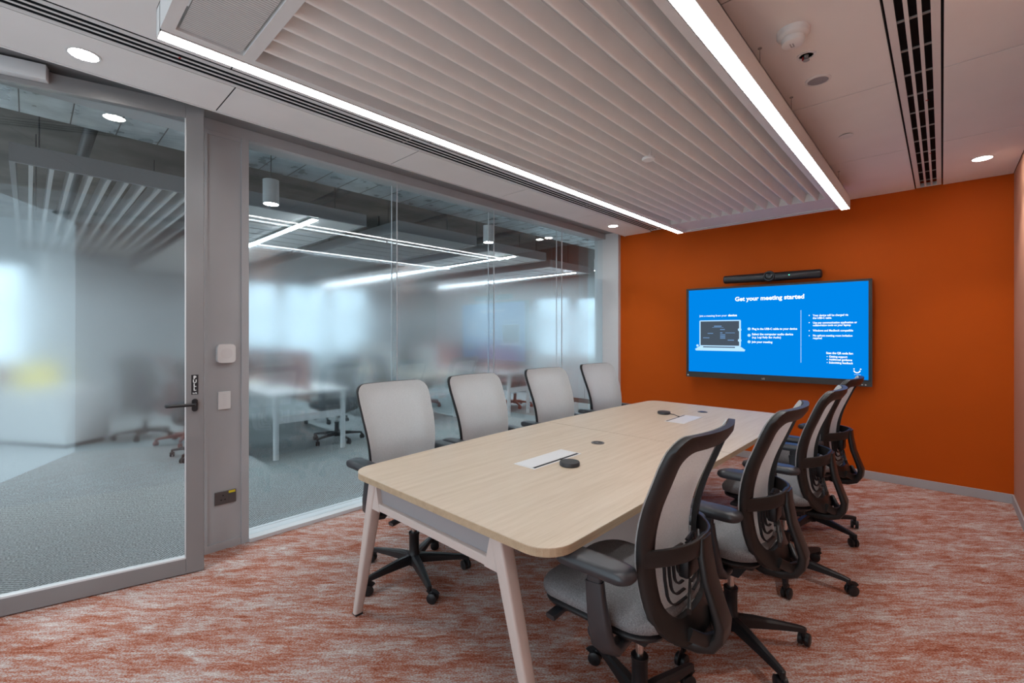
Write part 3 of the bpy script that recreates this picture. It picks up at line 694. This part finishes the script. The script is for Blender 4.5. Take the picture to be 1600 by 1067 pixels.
def make_chair(name, label, cat, fab='seat', mesh='mesh', group=None, arms=True):
    r = thing(name, label, cat, group=group)
    # mesh skin: filled with a grid of rows between the outline sides
    m = MB(); rows = 40; cols = 12; g = []
    for j in range(rows+1):
        q = j/rows; q = q if q < 0.9 else 0.9+0.1*math.sin((q-0.9)/0.1*PI/2); z = ZL+0.004+(ZT-ZL-0.0045)*q
        w = hw(z)-0.003; rt, rb = 0.058, 0.118
        if z > ZT-rt: w = w-rt+math.sqrt(max(0, rt*rt-(z-(ZT-rt))**2))
        if z < ZL+rb: w = w-rb+math.sqrt(max(0, rb*rb-(ZL+rb-z)**2))
        g.append([surf(-w+2*w*k/cols, z, 0.009) for k in range(cols+1)])
    v = sum(g, []); c1 = cols+1
    m.add(v, [(j*c1+k, j*c1+k+1, (j+1)*c1+k+1, (j+1)*c1+k) for j in range(rows) for k in range(cols)])
    m.build('mesh_back', mesh, r, True, 80)
    # rear frame ring
    o = outline(0, 0, 0, 0.060, 0.120); q = outline(0.052, 0.052, 0.066, 0.050, 0.090); n = len(o); m = MB()
    mid = [((a[0]*0.5+c[0]*0.5), (a[1]*0.5+c[1]*0.5)) for a, c in zip(o, q)]
    rings = [[surf(y, z, 0.002) for y, z in o], [surf(y*1.008, z, -0.006) for y, z in o], [surf(y*0.99, z, -0.020) for y, z in o], [surf(y, z, -0.024) for y, z in mid], [surf(y, z, -0.018) for y, z in q], [surf(y, z, 0.001) for y, z in q]]
    v = sum(rings, []); f = []
    for j in range(6):
        for k in range(n): f.append((j*n+k, j*n+(k+1) % n, ((j+1) % 6)*n+(k+1) % n, ((j+1) % 6)*n+k))
    m.add(v, f); m.build('back_frame', 'frame_plastic', r, True, 50)
    # yoke: bowed crossbar, spine and hook under the seat
    m = MB(); path = []; 
    for k in range(-10, 11):
        y = k/10*0.215; s_ = abs(k/10)
        z = 0.715+0.015*(1-s_); x0 = px(0.72)+0.055*(y/0.25)**2-0.014
        x = x0-0.066*(1-s_**2.4)
        path.append((x, y, z))
    m.sweep(path, rrect(0.014, 0.055, 0.005, 2))
    sx = px(0.72)-0.014-0.066
    sp = [(sx, 0, 0.752), (sx-0.004, 0, 0.70), (sx-0.018, 0, 0.62), (sx-0.045, 0, 0.54), (sx-0.062, 0, 0.490), (sx-0.057, 0, 0.448), (sx-0.035, 0, 0.415), (sx+0.010, 0, 0.398), (sx+0.08, 0, 0.394), (-0.02, 0, 0.394)]
    m.sweep(sp, rrect(0.092, 0.026, 0.010, 3), up=(1, 0, 0), scales=[(0.8, 1), (0.95, 1), (1, 1), (1, 1), (1, 1.15), (1, 1.3), (1, 1.4), (1, 1.5), (1.1, 1.5), (1.2, 1.5)])
    m.sweep([(px(0.47)-0.02, 0.10, 0.47), (sx-0.02, 0.05, 0.44), (sx-0.045, 0.0, 0.44)], rrect(0.02, 0.04, 0.006, 2)); m.sweep([(px(0.47)-0.02, -0.10, 0.47), (sx-0.02, -0.05, 0.44), (sx-0.045, 0.0, 0.44)], rrect(0.02, 0.04, 0.006, 2))
    m.build('back_support', 'frame_plastic', r, True, 45)
    # lumbar pads: nested loops on both sides of a block
    m = MB()
    for s_ in (-1, 1):
        for q_, (w_, zt_, zb_) in enumerate(((0.128, 0.712, 0.545), (0.103, 0.700, 0.570), (0.078, 0.688, 0.595), (0.053, 0.676, 0.618))):
            pts = []
            rr = 0.035-0.004*q_
            raw = [(0.02, zt_), (w_-rr, zt_)]+[(w_-rr+rr*math.sin(a), zt_-rr+rr*math.cos(a)) for a in (0.4, 0.8, 1.2, PI/2)]+[(w_, (zt_+zb_)/2)]+[(w_-rr+rr*math.cos(a), zb_+rr-rr*math.sin(a)) for a in (0, 0.4, 0.8, 1.2, PI/2)]+[(0.03, zb_)]
            m.sweep([surf(s_*y, z, -0.016) for y, z in raw], rrect(0.006, 0.012, 0.0025, 1), up=(1, 0, 0))
    m.box(px(0.65)-0.05, px(0.65)-0.012, -0.05, 0.05, 0.61, 0.69, 0.010)
    m.build('lumbar_support', 'black', r, True, 40)
    MB().sweep([(px(0.62)-0.045, 0.035, 0.61), (px(0.57)-0.050, 0.075, 0.575), (px(0.53)-0.052, 0.115, 0.55)], rrect(0.012, 0.028, 0.005, 2), scales=[0.7, 0.9, 1.15]).build('lumbar_lever', 'frame_plastic', r, True)
    # seat
    pad_mesh(0.065, 0, 0.500, 0.480, 0.532, 0.478, 0.11, 0.016, front_drop=0.018).build('seat', fab, r, True, 75)
    pad_mesh(0.065, 0, 0.476, 0.456, 0.482, 0.446, 0.10, 0.0, front_drop=0.012).build('seat_pan', 'black', r, True, 60)
    # mechanism
    m = MB().box(-0.12, 0.14, -0.085, 0.085, 0.385, 0.450, 0.016)
    m.prism([(-0.09, 0.39), (0.10, 0.39), (0.05, 0.330), (-0.05, 0.330)], -0.06, 0.06, 'y')
    mech = m.build('mechanism', 'black', r, True, 40)
    MB().lathe([(0.026, 0.0), (0.028, 0.012), (0.026, 0.03), (0.0, 0.032)], (0.045, 0.205, 0.425), 20, axis='y').tube([(0.045, 0.08, 0.425), (0.045, 0.21, 0.425)], 0.009).build('tension_knob', 'black_soft', mech, True)
    for s_, xo in ((-1, 0.17), (1, 0.20)):
        MB().sweep([(xo-0.06, s_*0.08, 0.435), (xo, s_*0.20, 0.432), (xo+0.005, s_*0.265, 0.424)], rrect(0.040, 0.018, 0.006, 2)).build('adjuster_paddle', 'black_soft', mech, True)
    # arms
    if arms:
        for s_ in (-1, 1):
            m = MB(); pth = [(-0.03, s_*0.08, 0.412), (-0.03, s_*0.19, 0.408), (-0.028, s_*0.255, 0.415), (-0.020, s_*0.286, 0.445), (-0.010, s_*0.293, 0.51), (0.0, s_*0.294, 0.58), (0.006, s_*0.293, 0.635)]
            m.sweep(pth, rrect(0.078, 0.034, 0.012, 3), up=(0, s_, 0.001), scales=[0.9, 0.95, 1.0, 1.0, 0.95, 0.85, 0.8])
            m.sweep([(0.006, s_*0.293, 0.60), (0.004, s_*0.292, 0.680)], rrect(0.052, 0.024, 0.008, 2), up=(0, 1, 0))
            a = m.build('armrest', 'black_soft', r, True, 45)
            pad_mesh(0.010, s_*0.288, 0.094, 0.285, 0.705, 0.670, 0.044, 0.004, 5, 0.006).build('arm_pad', 'black_soft', a, True, 60)
    # column and five-star base
    m = MB().lathe([(0.030, 0.060), (0.036, 0.075), (0.038, 0.115), (0.032, 0.130), (0.0285, 0.14), (0.0285, 0.235), (0.031, 0.238), (0.031, 0.25), (0.02, 0.252)], n=28)
    hub = m.build('base_hub', 'black', r, True, 40)
    MB().lathe([(0.0145, 0.24), (0.0145, 0.39)], n=20).build('gas_column', 'chrome', r, True, 60)
    leg0 = None
    for k in range(5):
        if leg0 is None:
            m = MB(); pth = [(0.020, 0, 0.104), (0.10, 0, 0.102), (0.20, 0, 0.094), (0.285, 0, 0.085), (0.315, 0, 0.080)]
            m.sweep(pth, [(-0.026, -0.026), (0.026, -0.026), (0.024, 0.012), (0.012, 0.022), (-0.012, 0.022), (-0.024, 0.012)], scales=[(1, 1), (0.92, 0.9), (0.75, 0.66), (0.58, 0.5), (0.5, 0.42)])
            m.lathe([(0.008, 0.055), (0.011, 0.06), (0.011, 0.086), (0.006, 0.089)], (0.312, 0, 0), 12)
            lg_ = m.build('leg', 'black', r, True, 35); leg0 = lg_
            m = MB()
            for s_ in (-1, 1):
                m.lathe([(0.012, 0.004*s_), (0.024, 0.004*s_), (0.0275, 0.007*s_), (0.0275, 0.020*s_), (0.022, 0.024*s_), (0.0, 0.0245*s_)], (0.018, 0, 0.0275), 22, axis='y')
            m.box(0.0, 0.018, -0.006, 0.006, 0.025, 0.06, 0.003); m.sweep([(0.018+0.030*math.cos(a), 0, 0.0275+0.030*math.sin(a)) for a in [0.5+0.25*q for q in range(9)]], rrect(0.034, 0.004, 0.0015, 1), up=(0, 1, 0))
            cs0 = m.build('caster', 'black', lg_, True, 40, loc=(0.312, 0, 0), rot=(0, 0, 0.9))
        else:
            lg_ = leg0.copy(); COL.objects.link(lg_); lg_.parent = r
            c = cs0.copy(); COL.objects.link(c); c.parent = lg_; c.rotation_euler = (0, 0, (2.1, -1.2, 0.3, 2.8)[k-1])
        lg_.rotation_euler = (0, 0, 2*PI*k/5)
    return r
def turn_base(ch, deg):
    k = 0
    for o in ch.children:
        if o.name.split('.')[0] == 'leg': o.rotation_euler = (0, 0, math.radians(deg)+2*PI*k/5); k += 1

GL, GR = 'mesh task chairs along the glass side of the table', 'mesh task chairs along the right side of the table'
ch0 = make_chair('task_chair', 'pale mesh task chair on the glass side at the near end of the table', 'chair', group=GL)
spots = [(-2.262, 1.56, 0, -20, None, GL),
         (-2.265, 2.24, 0, 10, 'pale mesh task chair on the glass side, second from the near table end', GL),
         (-2.26, 3.04, -5, 30, 'pale mesh task chair on the glass side, third from the near table end', GL),
         (-2.26, 3.84, -6, 0, 'pale mesh task chair on the glass side, beside the orange wall', GL),
         (-0.80, 1.525, 181, 150, 'grey task chair with black back frame closest to the camera', GR),
         (-0.71, 2.225, 181, 36, 'grey task chair with black back frame, second from near end on right side', GR),
         (-0.68, 3.08, 181, -5, 'grey task chair with black back frame, third from near end on right side', GR),
         (-0.69, 3.90, 178, 43, 'grey task chair with black back frame nearest the display', GR)]
for k, (x, y, rz, ba, lab, gp) in enumerate(spots):
    c = ch0 if k == 0 else copy_tree(ch0)
    c.location = (x, y, 0); c.rotation_euler = (0, 0, math.radians(rz)); c['group'] = gp
    if lab: c['label'] = lab
    turn_base(c, ba-rz)
    for a in c.children:               # the arm pads on the glass side are slid back
        if a.name.split('.')[0] == 'armrest': a.children[0].location.x = -0.075 if gp == GL else 0.0

# ================================================================== office behind the glass
OX0, OY0, OY1, OH = -12.5, -6.5, 8.1, 3.55
struct(MB().box(-16.5, -3.6, -7.0, 8.4, OH, OH+0.2).build('ceiling_office', 'concrete'), 'raw concrete slab over the office')
struct(MB().box(-3.64, -3.60, -7.0, 8.4, 2.80, OH).build('wall_left_upper', 'plaster'), 'wall strip above the glazing')
struct(MB().box(-3.64, -3.60, -7.0, -0.21, 0, 2.80).build('wall_office_near', 'plaster'), 'office side of the partition')
struct(MB().box(-3.64, -3.60, 5.60, 8.4, 0, 2.80).build('wall_office_end', 'plaster'), 'office wall beyond the glazing end')
# far wall with window openings
wins = [(-3.2, -1.55), (-1.45, -0.05), (3.2, 4.45), (4.6, 5.75), (5.9, 6.95)]
b = MB(); ys = [OY0]+[v for wv in wins for v in wv]+[OY1+0.3]
for k in range(0, len(ys), 2): b.box(OX0-0.15, OX0, ys[k], ys[k+1], 0, OH)
for y0, y1 in wins: b.box(OX0-0.15, OX0, y0, y1, 0, 0.80).box(OX0-0.15, OX0, y0, y1, 2.66, OH)
struct(b.build('wall_office_far', 'office_wall'), 'far office wall with tall windows')
bw = [(-8.9, -8.55, 1.2, 2.25), (-6.95, -5.95, 0.95, 2.2), (-5.8, -4.7, 0.95, 2.15)]
b = MB(); xs = [OX0]+[v for q in bw for v in q[:2]]+[-3.6]
for k in range(0, len(xs), 2): b.box(xs[k], xs[k+1], OY1, OY1+0.15, 0, OH)
for x0, x1, z0, z1 in bw: b.box(x0, x1, OY1, OY1+0.15, 0, z0).box(x0, x1, OY1, OY1+0.15, z1, OH)
struct(b.build('wall_office_side', 'office_dark'), 'dark end wall of the office with a row of windows')
k = 5
for y0, y1 in wins:
    o = MB().box(OX0-0.10, OX0-0.09, y0, y1, 0.80, 2.66).build('window_%d' % k, 'glass'); struct(o, 'tall daylit office window')
    MB().box(OX0-0.11, OX0-0.06, (y0+y1)/2-0.02, (y0+y1)/2+0.02, 0.80, 2.66).box(OX0-0.11, OX0-0.06, y0, y1, 0.80, 0.84).build('window_frame', 'frame_light', o); k += 1
for x0, x1, z0, z1 in bw:
    o = MB().box(x0, x1, OY1+0.09, OY1+0.10, z0, z1).build('window_%d' % k, 'glass'); struct(o, 'smaller daylit window in the dark end wall'); k += 1
# angled pale partition left
a0, a1 = Vector((-9.6, 0.12, 0)), Vector((-12.4, 1.86, 0)); dv = (a1-a0); nn = Vector((-dv.y, dv.x, 0)).normalized()*0.08
struct(MB().prism([(a0.x, a0.y), (a1.x, a1.y), (a1.x-nn.x, a1.y-nn.y), (a0.x-nn.x, a0.y-nn.y)], 0, 2.62).build('wall_office_partition', 'office_wall'), 'pale angled partition seen through the door glass')

# galvanised duct above the glass wall
t = thing('air_duct', 'long galvanised air duct running just behind the glass wall', 'duct', (-4.25, 3.0, 3.0))
m = MB().box(-0.55, 0.52, -5.5, 4.9, 0.0, 0.42); m.build('duct_body', 'galv', t)
m = MB()
for k in range(40):
    y = -5.4+0.262*k; m.box(-0.552, 0.522, y-0.0035, y+0.0035, -0.002, 0.422)
m.build('duct_seam', 'steel_dark', t)
# ceiling rafts in the office
def office_raft(x0, x1, y0, y1, z, hgt, label, slats=None, m_='office_grey'):
    t = thing('office_raft', label, 'ceiling raft', ((x0+x1)/2, (y0+y1)/2, z+hgt), 0, 'suspended rafts in the office')
    w, l = (x1-x0)/2, (y1-y0)/2; f = MB(); e = 0.03
    f.box(-w, -w+e, -l, l, -hgt, 0).box(w-e, w, -l, l, -hgt, 0).box(-w+e, w-e, -l, -l+e, -hgt, 0).box(-w+e, w-e, l-e, l, -hgt, 0)
    f.build('raft_frame', 'office_grey', t)
    if slats:
        s = MB(); n = int(2*l/slats)
        for q in range(1, n): s.box(-w+e, w-e, -l+slats*q-0.012, -l+slats*q+0.012, -hgt+0.005, 0)
        s.build('baffle', 'office_white', t)
    else:
        s = MB().box(-w+e, w-e, -l+e, l-e, -hgt+0.012, -hgt+0.024)
        for q in range(1, int(2*w/0.3)): s.box(-w+0.3*q-0.003, -w+0.3*q+0.003, -l+e, l-e, -hgt+0.010, -hgt+0.012, i=1)
        s.build('raft_panel', [m_, 'ceiling_gap'], t)
    r = MB()
    for xx in (-w+0.1, 0, w-0.45):
        for yy in (-l+0.15, l-0.15): MB().tube([(xx, yy, 0), (xx, yy, OH-z-hgt)], 0.005, 6).build('hanger_rod', 'pipe', t)
office_raft(-9.5, -4.65, -0.09, 1.22, 2.60, 0.13, 'office raft with open white slats seen through the door', 0.105)
office_raft(-11.4, -4.65, 1.30, 2.58, 2.60, 0.13, 'pale office raft nearest the side panel', None, 'office_white')
office_raft(-11.4, -4.60, 2.95, 4.18, 2.60, 0.13, 'second office raft from the side panel')
office_raft(-11.4, -4.72, 4.55, 5.82, 2.60, 0.13, 'third office raft from the side panel', None, 'office_white')
office_raft(-11.4, -5.1, 6.4, 7.7, 2.60, 0.13, 'farthest office raft near the orange wall end', None, 'office_white')
def office_light(x0, x1, y, label):
    t = thing('hanging_office_light', label, 'light', ((x0+x1)/2, y, 2.588), 0, 'linear lights in the office'); w = (x1-x0)/2
    MB().box(-w, w, -0.035, 0.035, 0.0, 0.012).build('light_housing', 'office_white', t)
    MB().box(-w+0.004, w-0.004, -0.031, 0.031, -0.004, 0.0).build('diffuser', 'office_light', t)
office_light(-9.0, -4.70, 2.03, 'office linear light nearest the side panel')
office_light(-11.3, -4.75, 5.10, 'long office linear light across the middle of the glazing')
office_light(-9.5, -5.2, 7.3, 'short office linear light near the far glazing end')
office_light(-10.5, -5.0, -0.8, 'office linear light beyond the door, outside the open slats')
def pendant(x, y, label):
    t = thing('pendant_light', label, 'light', (x, y, OH), 0, 'cylinder pendant lights in the office')
    MB().lathe([(0.062, 2.50-OH), (0.062, 2.70-OH), (0.01, 2.705-OH)], n=28).build('lamp_shade', 'office_white', t, True)
    MB().tube([(0, 0, 2.70-OH), (0, 0, 3.0-OH)], 0.004, 6).build('cable', 'pipe', t)
    MB().lathe([(0.055, 2.499-OH), (0.055, 2.51-OH)], n=24).build('lamp', 'office_light', t)
pendant(-4.10, 1.40, 'cylinder pendant lamp hanging beside the mullion')
pendant(-3.95, 3.78, 'cylinder pendant lamp hanging near the second glass joint')
pendant(-4.35, 6.78, 'cylinder pendant lamp hanging near the orange wall')
# pipes under the slab
for k, (y, z, lab) in enumerate(((0.4, 3.30, 'dark pipe under the slab above the door'), (2.8, 3.25, 'dark pipe under the slab between first and second raft'), (4.4, 3.2, 'dark pipe under the slab behind the second raft'), (6.1, 3.25, 'dark pipe under the slab near the far end'))):
    t = thing('service_pipe', lab, 'pipe', (-8.5, y, z), 0, 'service pipes under the office slab')
    MB().tube([(-3.5, 0, 0), (3.6, 0, 0)], 0.05, 12).build('pipe_run', 'pipe', t, True)
    for x in (-3, -1, 1, 3): MB().box(x-0.01, x+0.01, -0.01, 0.01, 0.04, OH-z).build('pipe_hanger', 'pipe', t)

# desks
def desk(x0, x1, y0, y1, tops, label, screen='maroon', beam=True):
    t = thing('office_desk', label, 'desk', ((x0+x1)/2, (y0+y1)/2, 0), 0, 'white legged office desks')
    w, l = (x1-x0)/2, (y1-y0)/2
    k = len(tops)
    for q, mm in enumerate(tops):
        a, c = -w+2*w*q/k, -w+2*w*(q+1)/k
        MB().box(a+0.004, c-0.004, -l, l, 0.715, 0.74, 0.004).build('desktop', mm, t)
    for sx in (-1, 1):
        for sy in (-1, 1): MB().lathe([(0.03, 0), (0.03, 0.715)], (sx*(w-0.06), sy*(l-0.06), 0), 20).build('leg', 'white_metal', t, True)
    if beam: MB().box(w-0.075, w-0.045, -l+0.06, l-0.06, 0.40, 0.48).box(-w+0.045, -w+0.075, -l+0.06, l-0.06, 0.40, 0.48).build('end_beam', 'white_metal', t)
    MB().box(-w+0.1, w-0.09, -0.012, 0.012, 0.60, 1.21, 0.004).build('screen_panel', screen, t)
desk(-8.3, -5.35, 1.84, 2.74, ['oak', 'white'], 'white legged office desk with maroon screen and oak and white tops')
desk(-8.9, -5.95, 4.2, 5.02, ['oak', 'oak'], 'oak topped office desk seen between the glass side chairs', 'cabinet')
desk(-8.3, -5.30, 5.55, 6.16, ['white', 'white'], 'white office desk with a red chair behind the third chair')
def monitor(x, y, rz, label):
    t = thing('monitor', label, 'monitor', (x, y, 0.74), rz, 'monitors on the office desks')
    MB().box(-0.01, 0.02, -0.30, 0.30, 0.14, 0.48, 0.004).build('monitor_panel', 'screen_off', t)
    MB().box(0.02, 0.04, -0.03, 0.03, 0.012, 0.3).build('stand', 'black', t); MB().box(-0.06, 0.10, -0.11, 0.11, 0, 0.012, 0.003).build('foot', 'black', t)
monitor(-6.3, 2.12, 1.4, 'dark monitor on the near office desk')
monitor(-7.5, 2.12, 1.5, 'dark monitor on the near office desk, farther from the glass')
monitor(-6.8, 4.45, 1.4, 'dark monitor on the oak desk in the office')
monitor(-6.6, 5.74, 1.6, 'dark monitor on the white desk in the office')
GO = 'task chairs at the office desks'
oc = make_chair('office_chair', 'dark office chair whose base shows behind the first glass side chair', 'chair', 'navy', 'mesh_dark', GO)
def recolor(root, mp):
    for o in [root]+list(root.children_recursive):
        if o.type == 'MESH':
            for s in o.material_slots:
                if s.material.name in mp:
                    m2 = mp[s.material.name]; s.link = 'OBJECT'; s.material = M[m2]
RED = {'charcoal_fabric': 'maroon', 'dark_mesh_fabric': 'mesh_red', 'chair_frame_plastic': 'maroon', 'black_plastic': 'maroon'}
for k, (x, y, rz, ba, lab, red) in enumerate([(-5.82, 2.80, 268, 20, None, False), (-6.25, 1.40, 95, 0, 'dark office chair left of the near desk, cut by the mullion', False),
        (-7.15, 1.42, 80, 40, 'maroon office chair behind the near desk by the mullion', True), (-6.3, 3.88, 85, 10, 'dark office chair at the oak desk behind the second chair', False),
        (-6.0, 6.45, 240, 15, 'maroon office chair at the white desk behind the third chair', True), (-7.2, 3.3, 250, 15, 'dark office chair between near desk and oak desk', False),
        (-7.9, 1.1, 30, 15, 'dark office chair seen through the edge of the door glass', False), (-7.3, 5.3, 80, 15, 'maroon office chair between oak desk and white desk', True)]):
    c = oc if k == 0 else copy_tree(oc)
    c.location = (x, y, 0); c.rotation_euler = (0, 0, math.radians(rz)); turn_base(c, ba)
    if lab: c['label'] = lab
    if red: recolor(c, RED)
# low cupboards along the dark end wall
for k in range(3):
    x0 = -6.6+0.92*k
    t = thing('storage_cupboard', ('grey cupboard on the dark end wall, one farthest from the orange wall', 'grey cupboard in the middle of three on the dark end wall', 'grey cupboard on the dark end wall nearest the orange wall')[k], 'cupboard', (x0+0.45, 7.9, 0), 0, 'grey cupboards on the end wall')
    MB().box(-0.45, 0.45, -0.2, 0.19, 0.09, 0.95).build('cupboard_body', 'cabinet', t)
    for s in (-1, 1):
        dd = MB().box(min(s*0.003, s*0.446), max(s*0.003, s*0.446), -0.218, -0.2, 0.10, 0.94, 0.002).build('cupboard_door', 'cabinet', t)
        MB().box(s*0.03-0.006, s*0.03+0.006, -0.232, -0.218, 0.6, 0.75).build('handle', 'steel_dark', dd)
    MB().box(-0.45, 0.45, -0.19, 0.18, 0, 0.09).build('plinth', 'plinth', t)
# low credenza with colourful boxes, blurred through the door
t = thing('credenza', 'low pale credenza in the office seen blurred through the door', 'cupboard', (-9.0, -0.15, 0), 0.55)
MB().box(-1.3, 1.3, -0.25, 0.25, 0.06, 0.72, 0.004).build('credenza_body', 'cabinet', t)
MB().box(-1.25, 1.25, -0.22, 0.22, 0, 0.06).build('plinth', 'plinth', t)
for k, (s, c, lab) in enumerate(((0.45, 'yellow', 'yellow box on the low credenza'), (-0.1, 'maroon', 'maroon box on the low credenza'), (-0.6, 'navy', 'dark box on the low credenza'))):
    t = thing('storage_box', lab, 'box', (-9.0+s*math.cos(0.55), -0.15+s*math.sin(0.55), 0.72), 0.55, 'boxes on the credenza')
    MB().box(-0.19, 0.19, -0.13, 0.13, 0, 0.26, 0.006).build('box_body', c, t); MB().box(-0.195, 0.195, -0.135, 0.135, 0.26, 0.30, 0.004).build('lid', c, t)

# ================================================================== world, camera, view
w = bpy.data.worlds.new('daylight'); scene.world = w; w.use_nodes = True
bg = w.node_tree.nodes['Background']; bg.inputs[0].default_value = (0.75, 0.90, 1.0, 1); bg.inputs[1].default_value = 1.25

cam = bpy.data.cameras.new('camera'); co = bpy.data.objects.new('camera', cam); COL.objects.link(co)
cam.sensor_width = 36.0; cam.sensor_fit = 'HORIZONTAL'; cam.lens = 36.0*713/1600
cam.shift_y = -(533.5-520)/1600; cam.clip_start = 0.02; cam.clip_end = 100
co.location = (0, 0, 1.42); co.rotation_euler = (PI/2, 0, math.atan2(672, 713))
scene.camera = co
vs = scene.view_settings; vs.view_transform = 'Standard'; vs.look = 'None'; vs.gamma = 1.0; vs.use_curve_mapping = False; vs.exposure = 0.62
cy = scene.cycles; cy.use_denoising = True; cy.max_bounces = 14; cy.transparent_max_bounces = 24; cy.transmission_bounces = 12; cy.diffuse_bounces = 5; cy.glossy_bounces = 5
cy.sample_clamp_indirect = 8.0
